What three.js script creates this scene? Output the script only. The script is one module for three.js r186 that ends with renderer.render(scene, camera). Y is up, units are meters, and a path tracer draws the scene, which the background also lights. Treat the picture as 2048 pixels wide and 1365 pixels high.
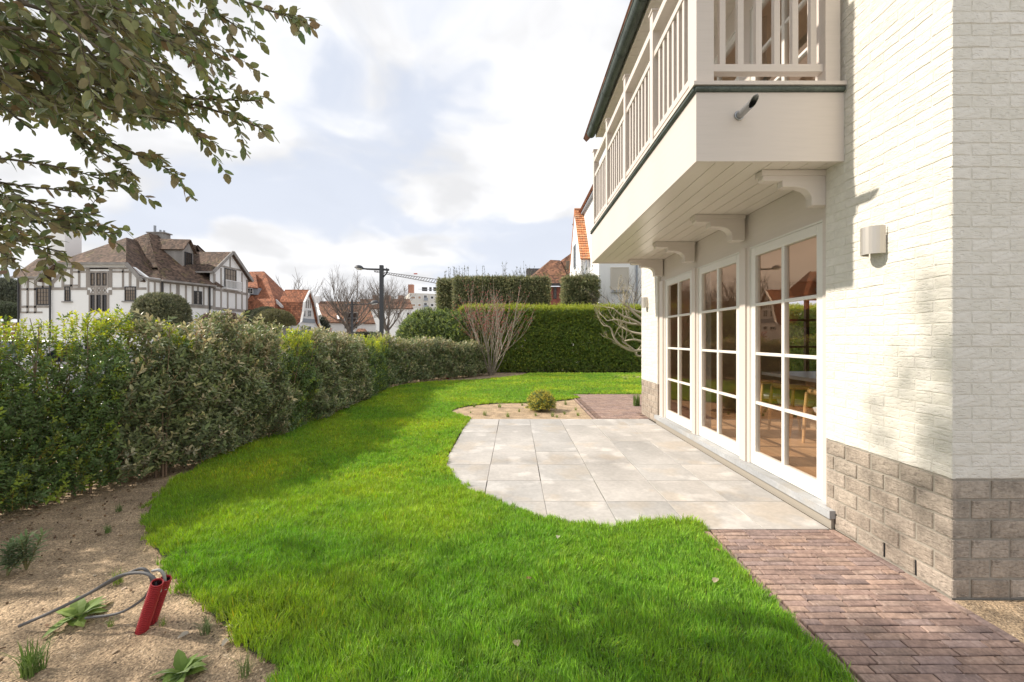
import * as THREE from 'three';
import { mergeGeometries } from 'three/addons/utils/BufferGeometryUtils.js';

// ---------------------------------------------------------------- camera, sky, sun, exposure
const scene = new THREE.Scene();
const F = 839, VX = 1030, VY = 677, EYE = 1.6;           // focal length and vanishing point of the photograph in its own pixels, eye height in metres
const camera = new THREE.PerspectiveCamera(2 * Math.atan(682.5 / F) * 180 / Math.PI, 2048 / 1365, 0.05, 900);
camera.position.set(0, EYE, 0);
camera.lookAt(0, EYE, -10);
camera.setViewOffset(2048, 1365, -6, 5.5, 2048, 1365);
const renderer = new THREE.WebGLRenderer();
renderer.toneMapping = THREE.LinearToneMapping;
renderer.toneMappingExposure = 1.70;
renderer.shadowMap.enabled = true;

function mulberry(a) { return () => { a |= 0; a = a + 0x6D2B79F5 | 0; let t = Math.imul(a ^ a >>> 15, 1 | a); t = t + Math.imul(t ^ t >>> 7, 61 | t) ^ t; return ((t ^ t >>> 14) >>> 0) / 4294967296; }; }
let rnd = mulberry(7);
const R = (a, b) => a + (b - a) * rnd();
const clamp = (x, a = 0, b = 1) => Math.min(b, Math.max(a, x));
const mix = (a, b, t) => a + (b - a) * t;
const smooth = (a, b, x) => { const t = clamp((x - a) / (b - a)); return t * t * (3 - 2 * t); };
// value noise in 2D and 3D
function h2(ix, iy, s) { let h = Math.imul(ix, 374761393) + Math.imul(iy, 668265263) + Math.imul(s, 1442695041) | 0; h = Math.imul(h ^ h >>> 13, 1274126177); return ((h ^ h >>> 16) >>> 0) / 4294967296; }
function vn(x, y, s = 0, per = 0) {
  const ix = Math.floor(x), iy = Math.floor(y), fx = x - ix, fy = y - iy, u = fx * fx * (3 - 2 * fx), v = fy * fy * (3 - 2 * fy);
  const m = per ? (k) => ((k % per) + per) % per : (k) => k;
  return mix(mix(h2(m(ix), m(iy), s), h2(m(ix + 1), m(iy), s), u), mix(h2(m(ix), m(iy + 1), s), h2(m(ix + 1), m(iy + 1), s), u), v);
}
function fbm(x, y, oct = 5, s = 0, per = 0) { let a = 0.5, t = 0, n = 0; for (let i = 0; i < oct; i++) { t += a * vn(x, y, s + i * 17, per); n += a; x *= 2; y *= 2; per *= 2; a *= 0.5; } return t / n; }

const toSun = new THREE.Vector3(-1.2, 1.03, -0.09).normalize();
const sun = new THREE.DirectionalLight(new THREE.Color(1, 0.91, 0.79), 3.45);
sun.position.copy(toSun).multiplyScalar(60); sun.castShadow = true; sun.shadow.radius = 2.2;
sun.shadow.mapSize.set(4096, 4096);
Object.assign(sun.shadow.camera, { left: -30, right: 30, top: 30, bottom: -30, near: 1, far: 140 });
scene.add(sun, sun.target);
function makeSky() {
  const W = 2048, H = 1024, data = new Float32Array(W * H * 4);
  for (let j = 0; j < H; j++) {
    const el = ((j + 0.5) / H - 0.5) * Math.PI, y = Math.sin(el), c = Math.cos(el);
    for (let i = 0; i < W; i++) {
      const az = ((i + 0.5) / W - 0.5) * 2 * Math.PI, x = Math.cos(az) * c, z = Math.sin(az) * c, k = (j * W + i) * 4;
      let r, g, b;
      if (y > -0.02) {
        const q = 1 / (Math.max(y, 0) + 0.24), px = x * q * 2.0 + 8.6, pz = z * q * 2.0 + 3.3;
        const wx = fbm(px * 1.1 + 5, pz * 1.1, 5, 31) - 0.5, wz = fbm(px * 1.1, pz * 1.1 + 9, 5, 57) - 0.5;
        const d = fbm(px + wx * 0.9, pz + wz * 0.9, 8, 3);
        const a = 0.12 + 0.88 * smooth(0.37, 0.56, d);
        const sh = fbm(px * 2.1 + wx * 1.6 + 40, pz * 2.1 + wz * 1.6, 7, 91);
        const lit = mix(0.79, 1.0, smooth(0.24, 0.66, sh));
        const t = Math.pow(1 - clamp(y), 2.4);
        const B = [mix(0.39, 0.505, t), mix(0.43, 0.535, t), mix(0.515, 0.595, t)];
        r = mix(B[0], 0.635 * lit, a); g = mix(B[1], 0.63 * lit + 0.006, a); b = mix(B[2], 0.625 * lit + 0.02, a);
      } else { r = 0.33; g = 0.32; b = 0.29; }
      data[k] = r; data[k + 1] = g; data[k + 2] = b; data[k + 3] = 1;
    }
  }
  const t = new THREE.DataTexture(data, W, H, THREE.RGBAFormat, THREE.FloatType);
  t.mapping = THREE.EquirectangularReflectionMapping; t.magFilter = t.minFilter = THREE.LinearFilter; t.needsUpdate = true;
  return t;
}
scene.background = makeSky();
scene.environment = scene.background;

// ---------------------------------------------------------------- helpers
const V = (x, y, z) => new THREE.Vector3(x, y, z);
const at = (px, py, d) => V((px - VX) * d / F, EYE - (py - VY) * d / F, -d);       // a surveyed point at a measured depth
const gnd = (px, py) => { const d = F * EYE / (py - VY); return [(px - VX) * d / F, d]; };
const taken = {};
function numbered(n) { taken[n] = (taken[n] ?? -1) + 1; return taken[n] ? n + '_' + String(taken[n]).padStart(3, '0') : n; }
function tag(o, label, category, group, kind) { if (label) o.userData.label = label; if (category) o.userData.category = category; if (group) o.userData.group = group; if (kind) o.userData.kind = kind; return o; }
function thing(name, label, category, group) { const g = new THREE.Group(); g.name = numbered(name); scene.add(g); return tag(g, label, category, group); }
function rebase(g, x, y, z) { g.position.set(x, y, z); for (const c of g.children) c.position.sub(g.position); return g; }
function struct(o) { o.name = numbered(o.name); o.userData.kind = 'structure'; scene.add(o); return o; }
function part(name, geo, mat, parent) { const m = new THREE.Mesh(geo, mat); m.name = name; if (parent) parent.add(m); return m; }

class MB {                                   // collects faces into one geometry; uv in metres along each face
  constructor() { this.p = []; this.n = []; this.t = []; }
  v(a, n, h, s) { this.p.push(a.x, a.y, a.z); this.n.push(n.x, n.y, n.z); this.t.push(a.dot(h), a.dot(s)); }
  tri(a, b, c) {
    const n = b.clone().sub(a).cross(c.clone().sub(a)).normalize(); if (!isFinite(n.x) || n.lengthSq() < 0.5) return this;
    let h, s; if (Math.abs(n.y) > 0.95) { h = V(1, 0, 0); s = V(0, 0, 1); } else { h = V(0, 1, 0).cross(n).normalize(); s = n.clone().cross(h); }
    this.v(a, n, h, s); this.v(b, n, h, s); this.v(c, n, h, s); return this;
  }
  quad(a, b, c, d) { return this.tri(a, b, c).tri(a, c, d); }
  poly(pts) { for (let i = 1; i < pts.length - 1; i++) this.tri(pts[0], pts[i], pts[i + 1]); return this; }
  hull8(c) {                                  // c: 8 corners, 0-3 bottom loop, 4-7 top loop, counter-clockwise seen from above
    this.quad(c[3], c[2], c[1], c[0]).quad(c[4], c[5], c[6], c[7]);
    for (let i = 0; i < 4; i++) { const j = (i + 1) % 4; this.quad(c[i], c[j], c[j + 4], c[i + 4]); }
    return this;
  }
  box(x0, x1, y0, y1, z0, z1) { return this.hull8([V(x0, y0, z1), V(x1, y0, z1), V(x1, y0, z0), V(x0, y0, z0), V(x0, y1, z1), V(x1, y1, z1), V(x1, y1, z0), V(x0, y1, z0)]); }
  plate(pts, th) {                            // a slab under a face given counter-clockwise seen from outside
    const n = pts[1].clone().sub(pts[0]).cross(pts[2].clone().sub(pts[0])).normalize().multiplyScalar(-th), low = pts.map((p) => p.clone().add(n));
    this.poly(pts); this.poly([...low].reverse());
    for (let i = 0; i < pts.length; i++) { const j = (i + 1) % pts.length; this.quad(pts[i], low[i], low[j], pts[j]); }
    return this;
  }
  beam(a, b, w, h, up = V(0, 1, 0)) {         // square bar from a to b
    const d = b.clone().sub(a).normalize(), s = d.clone().cross(up).normalize().multiplyScalar(w / 2), u = s.clone().cross(d).normalize().multiplyScalar(h / 2);
    const c = (p, i, j) => p.clone().addScaledVector(s, i).addScaledVector(u, j);
    const A = [c(a, -1, -1), c(a, 1, -1), c(a, 1, 1), c(a, -1, 1)], B = [c(b, -1, -1), c(b, 1, -1), c(b, 1, 1), c(b, -1, 1)];
    this.quad(A[0], A[3], A[2], A[1]).quad(B[0], B[1], B[2], B[3]);
    for (let i = 0; i < 4; i++) { const j = (i + 1) % 4; this.quad(A[i], A[j], B[j], B[i]); }
    return this;
  }
  tube(pts, rad, sides = 6, cap = true) {     // smooth tapered tube
    const n = pts.length, rings = []; let ref = V(0.31, 0.2, 0.93).normalize(), len = 0;
    for (let i = 0; i < n; i++) {
      const d = pts[Math.min(i + 1, n - 1)].clone().sub(pts[Math.max(i - 1, 0)]).normalize();
      let s = ref.clone().addScaledVector(d, -ref.dot(d)); if (s.lengthSq() < 1e-6) s = V(1, 0, 0).addScaledVector(d, -d.x); s.normalize(); ref = s;
      const u = d.clone().cross(s), r = typeof rad === 'function' ? rad(i / (n - 1), i) : Array.isArray(rad) ? rad[i] : rad, ring = [];
      if (i) len += pts[i].distanceTo(pts[i - 1]);
      for (let k = 0; k <= sides; k++) { const a = k / sides * Math.PI * 2, nn = s.clone().multiplyScalar(Math.cos(a)).addScaledVector(u, Math.sin(a)); ring.push([pts[i].clone().addScaledVector(nn, r), nn, k / sides * 6.28 * r, len]); }
      rings.push(ring);
    }
    const put = (q) => { this.p.push(q[0].x, q[0].y, q[0].z); this.n.push(q[1].x, q[1].y, q[1].z); this.t.push(q[2], q[3]); };
    for (let i = 0; i < n - 1; i++) for (let k = 0; k < sides; k++) { const a = rings[i][k], b = rings[i][k + 1], c = rings[i + 1][k + 1], d = rings[i + 1][k]; put(a); put(b); put(c); put(a); put(c); put(d); }
    if (cap) { this.poly(rings[0].slice(0, sides).map((q) => q[0]).reverse()); this.poly(rings[n - 1].slice(0, sides).map((q) => q[0])); }
    return this;
  }
  add(geo, m) {
    let g = geo.index ? geo.toNonIndexed() : geo; if (m) { if (g === geo) g = g.clone(); g.applyMatrix4(m); }
    const P = g.attributes.position.array, N = g.attributes.normal.array, T = g.attributes.uv?.array; for (let i = 0; i < P.length; i++) { this.p.push(P[i]); this.n.push(N[i]); }
    for (let i = 0; i < P.length / 3 * 2; i++) this.t.push(T ? T[i] : 0); return this;
  }
  geo() { const g = new THREE.BufferGeometry(); g.setAttribute('position', new THREE.Float32BufferAttribute(this.p, 3)); g.setAttribute('normal', new THREE.Float32BufferAttribute(this.n, 3)); g.setAttribute('uv', new THREE.Float32BufferAttribute(this.t, 2)); return g; }
  build(name, mat, parent) { return part(name, this.geo(), mat, parent); }
}
const inPoly = (P, x, y) => { let c = false; for (let i = 0, j = P.length - 1; i < P.length; j = i++) { const a = P[i], b = P[j]; if ((a[1] > y) !== (b[1] > y) && x < (b[0] - a[0]) * (y - a[1]) / (b[1] - a[1]) + a[0]) c = !c; } return c; };
function clipRect(P, x0, x1, y0, y1) {
  const cut = (Q, ins, cross) => { const o = []; for (let i = 0; i < Q.length; i++) { const a = Q[i], b = Q[(i + 1) % Q.length], ia = ins(a), ib = ins(b); if (ia) o.push(a); if (ia !== ib) o.push(cross(a, b)); } return o; };
  const lx = (c) => (a, b) => [c, a[1] + (b[1] - a[1]) * (c - a[0]) / (b[0] - a[0])], ly = (c) => (a, b) => [a[0] + (b[0] - a[0]) * (c - a[1]) / (b[1] - a[1]), c];
  let Q = cut(P, (p) => p[0] > x0, lx(x0)); Q = cut(Q, (p) => p[0] < x1, lx(x1)); Q = cut(Q, (p) => p[1] > y0, ly(y0)); return cut(Q, (p) => p[1] < y1, ly(y1));
}
function spline(pts, n) { return new THREE.CatmullRomCurve3(pts.map((p) => V(p[0], 0, p[1]))).getPoints(n).map((p) => [p.x, p.z]); }
// textures: shades of a surface's own matter
function tex(N, fn, rep = 1, color = true) {
  const d = new Uint8Array(N * N * 4);
  for (let j = 0; j < N; j++) for (let i = 0; i < N; i++) { const c = fn(i / N, j / N), k = (j * N + i) * 4; const q = Array.isArray(c) ? c : [c, c, c]; for (let m = 0; m < 3; m++) d[k + m] = clamp(q[m]) * 255; d[k + 3] = 255; }
  const t = new THREE.DataTexture(d, N, N); t.wrapS = t.wrapT = THREE.RepeatWrapping; t.magFilter = THREE.LinearFilter; t.minFilter = THREE.LinearFilter; t.repeat.set(rep, rep); if (color) t.colorSpace = THREE.SRGBColorSpace; t.needsUpdate = true; return t;
}
const C = (r, g, b) => new THREE.Color().setRGB(r, g, b);
const mat = (c, roughness = 0.8, extra = {}) => new THREE.MeshStandardMaterial({ color: c, roughness, ...extra });
const phys = (c, roughness, extra = {}) => new THREE.MeshPhysicalMaterial({ color: c, roughness, ...extra });

const tWall = tex(512, (u, v) => { const a = fbm(u * 6, v * 6, 5, 3, 6), b = fbm(u * 40, v * 40, 3, 9, 40); return [0.93 + 0.07 * a + (b - 0.5) * 0.05, 0.925 + 0.07 * a + (b - 0.5) * 0.05, 0.90 + 0.09 * a + (b - 0.5) * 0.05]; }, 1);
const tBrickBump = tex(512, (u, v) => { const r = 1 - Math.abs(2 * fbm(u * 10, v * 24, 4, 5, 8) - 1); const pit = smooth(0.62, 0.75, fbm(u * 22, v * 60, 3, 19, 22)); return clamp(0.35 * fbm(u * 8, v * 8, 5, 2, 8) + 0.5 * Math.pow(r, 6) * -0.5 + 0.5 - pit * 0.3); }, 1.7, false);
const tFine = tex(256, (u, v) => fbm(u * 48, v * 48, 3, 7, 48), 4, false);
const tPaint = tex(256, (u, v) => { const s = fbm(u * 3, v * 40, 4, 13, 3); return [0.95 + 0.05 * s, 0.95 + 0.05 * s, 0.945 + 0.055 * s]; }, 1);
const tPlinth = tex(512, (u, v) => { const a = fbm(u * 7, v * 7, 5, 21, 7), b = fbm(u * 60, v * 60, 3, 29, 60), cr = smooth(0.7, 0.8, fbm(u * 14, v * 40, 4, 33, 14)); const k = 0.74 + 0.3 * a + (b - 0.5) * 0.25 - cr * 0.15; return [k, k * 0.985, k * 0.97]; }, 1.3);
const tPaver = tex(512, (u, v) => { const a = fbm(u * 5, v * 5, 5, 41, 5), b = fbm(u * 70, v * 70, 3, 49, 70), w = smooth(0.66, 0.78, fbm(u * 30, v * 30, 3, 53, 30)); const k = 0.72 + 0.32 * a + (b - 0.5) * 0.3; return [k + w * 0.16, k * 0.985 + w * 0.18, k * 0.98 + w * 0.2]; }, 1.1);
const tTile = tex(1024, (u, v) => { const a = fbm(u * 4, v * 4, 6, 61, 4), b = fbm(u * 90, v * 90, 3, 69, 90), w = smooth(0.55, 0.8, fbm(u * 9 + 3, v * 9, 6, 73, 9)), wr = smooth(0.56, 0.75, fbm(u * 7, v * 7 + 2, 5, 77, 7)); const k = 0.80 + 0.22 * (a - 0.5) + (b - 0.5) * 0.09 + w * 0.1; return [k + wr * 0.015, k - wr * 0.003, k - wr * 0.028]; }, 0.42);
const tSand = tex(1024, (u, v) => { const a = fbm(u * 5, v * 5, 5, 81, 5), b = fbm(u * 110, v * 110, 3, 89, 110), s = smooth(0.78, 0.86, fbm(u * 70, v * 70, 2, 93, 70)), w = smooth(0.8, 0.86, fbm(u * 60, v * 60, 2, 97, 60)); const k = 0.74 + 0.3 * (a - 0.5) + (b - 0.5) * 0.55; return [k - s * 0.35 + w * 0.3, (k - s * 0.35) * 0.97 + w * 0.32, (k - s * 0.35) * 0.93 + w * 0.34]; }, 1.3);
const tSandBump = tex(512, (u, v) => { const b = fbm(u * 46, v * 46, 4, 101, 46); return Math.pow(b, 1.6); }, 1.9, false);
const tSoil = tex(256, (u, v) => { const k = 0.6 + 0.5 * fbm(u * 30, v * 30, 4, 107, 30); return [k, k, k]; }, 1.5);
const tWood = tex(512, (u, v) => { const g = fbm(u * 2, v * 60, 5, 111, 2), l = fbm(u * 1.5, v * 14, 3, 117, 2); const k = 0.7 + 0.2 * l + 0.25 * g; return [k, k * 0.97, k * 0.93]; }, 1);
const tRoof = tex(1024, (u, v) => { const row = v * 24, rr = Math.floor(row), off = (rr % 2) * 0.5, cx = Math.floor(u * 28 + off), f = row - rr; const q = h2(cx % 28, rr, 5), a = fbm(u * 5, v * 5, 5, 121, 5), m = smooth(0.6, 0.75, fbm(u * 8, v * 8, 4, 127, 8)); const k = 0.55 + 0.35 * q + 0.35 * (a - 0.5) + (f < 0.14 ? -0.2 : 0); return [k + m * 0.05, k * 0.96 + m * 0.09, k * 0.93]; }, 0.2);
const tRoofBump = tex(512, (u, v) => { const row = v * 24, f = row - Math.floor(row), c = u * 28 + (Math.floor(row) % 2) * 0.5, g = c - Math.floor(c); return 0.75 - 0.5 * f - (g < 0.08 ? 0.3 : 0) + 0.2 * vn(c, row, 3); }, 0.2, false);
const tPan = tex(1024, (u, v) => { const row = v * 20, rr = Math.floor(row), cx = Math.floor(u * 26), f = row - rr; const q = h2(cx % 26, rr, 9), a = fbm(u * 5, v * 5, 4, 131, 5), g = u * 26 - cx; const k = 0.66 + 0.3 * q + 0.25 * (a - 0.5) - (f < 0.16 ? 0.16 : 0) - (g < 0.14 ? 0.12 : 0); return [k, k * 0.95, k * 0.92]; }, 0.2);
const tPanBump = tex(512, (u, v) => { const row = v * 20, f = row - Math.floor(row), g = u * 26 - Math.floor(u * 26); return 0.45 + 0.4 * Math.sin(g * Math.PI) - 0.35 * f; }, 0.2, false);
const tAsphalt = tex(512, (u, v) => { const k = 0.75 + 0.3 * (fbm(u * 6, v * 6, 4, 141, 6) - 0.5) + 0.35 * (fbm(u * 90, v * 90, 2, 143, 90) - 0.5); return [k, k, k]; }, 0.5);
const tBark = tex(256, (u, v) => { const k = 0.6 + 0.55 * (fbm(u * 12, v * 5, 5, 151, 12) - 0.3); return [k, k, k]; }, 3);
const tLeaf = tex(256, (u, v) => { const k = 0.86 + 0.2 * (fbm(u * 7, v * 7, 4, 161, 7) - 0.5), s = smooth(0.74, 0.8, fbm(u * 16, v * 16, 3, 163, 16)); return [k + s * 0.1, k - s * 0.06, k - s * 0.05]; }, 1);

const M = {
  white: mat(C(0.80, 0.775, 0.72), 0.7, { map: tWall, bumpMap: tBrickBump, bumpScale: 0.007 }),
  whiteMortar: mat(C(0.78, 0.755, 0.70), 0.8, { map: tWall, bumpMap: tFine, bumpScale: 0.002 }),
  plinths: [C(0.48, 0.415, 0.35), C(0.44, 0.38, 0.32), C(0.52, 0.455, 0.39), C(0.46, 0.405, 0.345)].map((c) => mat(c, 0.85, { map: tPlinth, bumpMap: tBrickBump, bumpScale: 0.008 })),
  plinthMortar: mat(C(0.36, 0.325, 0.275), 0.95, { bumpMap: tFine, bumpScale: 0.003 }),
  beige: mat(C(0.70, 0.63, 0.57), 0.42, { map: tPaint }),
  soffit: mat(C(0.72, 0.655, 0.58), 0.28, { map: tPaint }),
  sash: mat(C(0.80, 0.775, 0.72), 0.35, { map: tPaint }),
  copper: mat(C(0.105, 0.135, 0.12), 0.5, { metalness: 0.35, bumpMap: tFine, bumpScale: 0.001, map: tPlinth }),
  zinc: mat(C(0.42, 0.43, 0.44), 0.38, { metalness: 0.9 }),
  stone: mat(C(0.62, 0.64, 0.66), 0.6, { map: tTile }),
  coated: new THREE.MeshPhysicalMaterial({ color: C(1, 0.68, 0.45), metalness: 1, roughness: 0.0, transparent: true, opacity: 0.245 }),
  tiles: [C(0.69, 0.66, 0.625), C(0.66, 0.64, 0.615), C(0.72, 0.685, 0.645)].map((c, i) => { const t = tTile.clone(); t.offset.set(i * 0.31, i * 0.47); t.needsUpdate = true; return mat(c, 0.68, { map: t, bumpMap: tFine, bumpScale: 0.0012 }); }),
  pavers: [C(0.40, 0.285, 0.235), C(0.36, 0.255, 0.215), C(0.44, 0.325, 0.27), C(0.34, 0.255, 0.23), C(0.45, 0.32, 0.255)].map((c) => mat(c, 0.85, { map: tPaver, bumpMap: tFine, bumpScale: 0.002 })),
  sand: mat(C(0.80, 0.63, 0.445), 0.95, { map: tSand, bumpMap: tSandBump, bumpScale: 0.012 }),
  jointSand: mat(C(0.11, 0.095, 0.07), 0.95, { map: tSand }),
  soil: mat(C(0.075, 0.085, 0.03), 1, { map: tSoil }),
  asphalt: mat(C(0.62, 0.61, 0.59), 0.9, { map: tAsphalt }),
  verge: mat(C(0.10, 0.16, 0.03), 1, { map: tSoil }),
  pavement: mat(C(0.72, 0.70, 0.67), 0.9, { map: tAsphalt }),
  ground: mat(C(0.66, 0.62, 0.54), 1, { map: tAsphalt }),
  black: mat(C(0.012, 0.012, 0.013), 0.7),
  bark: mat(C(0.20, 0.165, 0.13), 0.9, { map: tBark, bumpMap: tBark, bumpScale: 0.01 }),
  paleBark: mat(C(0.62, 0.53, 0.43), 0.9, { map: tBark }),
  greyBark: mat(C(0.16, 0.135, 0.115), 0.9),
};

// ---------------------------------------------------------------- ground, road, lawn, terrace, paths
{
  const sheet = (name, x0, x1, d0, d1, y, m) => { const g = new MB().quad(V(x0, y, -d0), V(x1, y, -d0), V(x1, y, -d1), V(x0, y, -d1)); return struct(g.build(name, m)); };
  sheet('ground', -420, 420, -60, 700, -0.12, M.ground);
  sheet('road', -13.5, -7.2, -20, 90, -0.09, M.asphalt);
  sheet('planting_soil', -3, 17, 19.0, 24, -0.02, M.jointSand);
  sheet('grass_verge', -7.2, -5.2, -20, 24, -0.07, M.verge);
  sheet('pavement', -17, -13.5, -20, 90, -0.085, M.pavement);
  const kerb = new MB().box(-13.62, -13.5, -0.12, 0.02, -90, 20).box(-7.2, -7.08, -0.12, 0.02, -24, 20); struct(kerb.build('kerb', M.pavement));
}
// outlines on the ground, as (x, depth)
const lawnSand = spline([[-1.35, 0.3], ...[[560, 1365], [490, 1300], [418, 1225], [340, 1140], [300, 1080], [292, 1045], [315, 1000], [385, 945], [480, 898], [590, 855], [700, 815], [748, 792], [785, 776], [850, 766], [950, 761], [1030, 753.5], [1062, 747.6]].map((p) => gnd(...p))], 90);
const terraceEdge = spline([[940, 839.5], [917, 872], [898, 907], [892, 927], [902, 951], [930, 976], [975, 999], [1035, 1023], [1110, 1043], [1180, 1055], [1222, 1058], [1262, 1050], [1310, 1046.5], [1375, 1047], [1402, 1054], [1418, 1066]].map((p) => gnd(...p)), 70);
const bedEdge = spline([[940, 838], [915, 831], [904, 824], [925, 815.5], [985, 808.5], [1040, 807.5], [1100, 804.5], [1163, 797]].map((p) => gnd(...p)), 40);
const PATHX = 1.55, FX = 2.68, D_T0 = 3.49, D_T1 = 8.25;
const lawnPoly = [...lawnSand, [12, 19.1], [12, 11.9], [PATHX, 11.9], gnd(1163, 797), ...[...bedEdge].reverse(), ...terraceEdge, [PATHX, 3.45], [PATHX, 0.3]];
const terracePoly = [...terraceEdge, [2.62, D_T0], [2.62, D_T1], gnd(940, 839.5)];
function shapeFrom(P) { return new THREE.Shape(P.map((p) => new THREE.Vector2(p[0], p[1]))); }
{
  const g = new THREE.ShapeGeometry(shapeFrom(lawnPoly)); g.rotateX(-Math.PI / 2); const uv = g.attributes.uv, p = g.attributes.position; for (let i = 0; i < p.count; i++) uv.setXY(i, p.getX(i), p.getZ(i));
  g.translate(0, 0.012, 0); const m = part('lawn', g, M.soil); struct(m);
}
function sandGrid(name, x0, x1, d0, d1, step, amp, y) {
  const nx = Math.round((x1 - x0) / step), nd = Math.round((d1 - d0) / step), g = new THREE.PlaneGeometry(x1 - x0, d1 - d0, nx, nd); g.rotateX(-Math.PI / 2); g.translate((x0 + x1) / 2, 0, -(d0 + d1) / 2);
  const p = g.attributes.position, uv = g.attributes.uv;
  for (let i = 0; i < p.count; i++) { const x = p.getX(i), z = p.getZ(i); const e = smooth(0, 0.05, Math.min(x - x0, x1 - x, -z - d0, d1 + z)); p.setY(i, y + e * amp * ((fbm(x * 2.2, z * 2.2, 3, 5) - 0.5) * 1.6 + (Math.pow(fbm(x * 26, z * 26, 3, 8), 2) - 0.25) * 1.0)); uv.setXY(i, x, z); }
  g.computeVertexNormals(); return struct(part(name, g, M.sand));
}
sandGrid('sand_bed', -3.7, -0.5, 0.8, 4.6, 0.014, 0.022, -0.006);
sandGrid('sand_bed', -5.6, -3.7, 0.8, 4.6, 0.03, 0.02, -0.006);
sandGrid('sand_bed', -6.5, 0.5, 4.6, 19.6, 0.08, 0.02, -0.01);
sandGrid('sand_bed', -1.55, PATHX - 0.02, 8.27, 12.2, 0.035, 0.016, 0.0);
sandGrid('sand_bed', 2.666, 6.5, 0.6, 2.56, 0.02, 0.03, 0.0);
sandGrid('sand_bed', 4.3, 8.5, 15.5, 18.2, 0.08, 0.06, 0.02);
{ // bedding under the terrace and the brick paths
  const g = new MB(); g.quad(V(-1.3, -0.004, -3.3), V(2.69, -0.004, -3.3), V(2.69, -0.004, -8.27), V(-1.3, -0.004, -8.27)); struct(g.build('terrace_bedding', M.jointSand));
  const h = new MB(); h.quad(V(PATHX - 0.02, -0.018, -0.3), V(2.69, -0.018, -0.3), V(2.69, -0.018, -3.3), V(PATHX - 0.02, -0.018, -3.3)); h.quad(V(PATHX - 0.02, -0.018, -8.27), V(5.6, -0.018, -8.27), V(5.6, -0.018, -11.92), V(PATHX - 0.02, -0.018, -11.92)); struct(h.build('path_bedding', M.jointSand));
}
{ // stone paving slabs, each cut to the terrace outline
  const t = thing('terrace'); t.userData.kind = 'structure';
  const dx = [-0.905, -0.308, 0.288, 0.884, 1.48, 2.076, 2.64];
  for (let k = 0; k < 8; k++) for (let c = 0; c < 6; c++) {
    const d1 = D_T1 - 0.595 * k, d0 = d1 - 0.595, jx = R(-0.003, 0.003), P = clipRect(terracePoly, dx[c] + 0.0028 + jx, dx[c + 1] - 0.0028 + jx, d0 + 0.0028, d1 - 0.0028);
    let area = 0; for (let i = 0; i < P.length; i++) { const a = P[i], b = P[(i + 1) % P.length]; area += a[0] * b[1] - b[0] * a[1]; }
    if (P.length < 3 || Math.abs(area) / 2 < 0.004) continue;
    const Q = P.filter((p, i) => { const q = P[(i + 1) % P.length]; return Math.hypot(p[0] - q[0], p[1] - q[1]) > 0.004; });
    const g = new THREE.ExtrudeGeometry(shapeFrom(Q), { depth: 0.02, bevelEnabled: true, bevelThickness: 0.0025, bevelSize: 0.0025, bevelOffset: -0.0025, bevelSegments: 1 });
    g.rotateX(-Math.PI / 2); g.translate(0, -0.01 + R(-0.001, 0.001), 0);
    part('slab', g, M.tiles[Math.floor(rnd() * 3)], t);
  }
}
// an irregular brick: x along, y up, its face at z = 0
function brickGeo(l, h, dep, ch, jit, seed) {
  const r = mulberry(seed), j = () => (r() - 0.5) * 2 * jit, nseg = l > 0.15 ? 4 : 2, top = [], bot = [];
  for (let i = 0; i <= nseg; i++) { const x = -l / 2 + l * i / nseg; bot.push([x + (i === 0 || i === nseg ? j() * 0.5 : 0), -h / 2 + j()]); top.push([x + (i === 0 || i === nseg ? j() * 0.5 : 0), h / 2 + j() * 0.6]); }
  const loop = [...bot, ...top.reverse()], n = loop.length, b = new MB();
  const tilt = [j() * 0.35, j() * 0.35], O = loop.map(([x, y]) => V(x, y, -ch)), I = loop.map(([x, y]) => V(x * (1 - 2 * ch / l), y * (1 - 1.7 * ch / h), tilt[0] * x / l + tilt[1] * y / h + j() * 0.2)), B = loop.map(([x, y]) => V(x, y, -dep)), c = V(0, 0, jit * 0.3);
  for (let i = 0; i < n; i++) { const k = (i + 1) % n; b.tri(c, I[i], I[k]); b.quad(I[i], O[i], O[k], I[k]); b.quad(O[i], B[i], B[k], O[k]); }
  const ou = r() * 3, ov = r() * 3; for (let i = 0; i < b.t.length; i += 2) { b.t[i] += ou; b.t[i + 1] += ov; }
  return b.geo();
}
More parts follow.
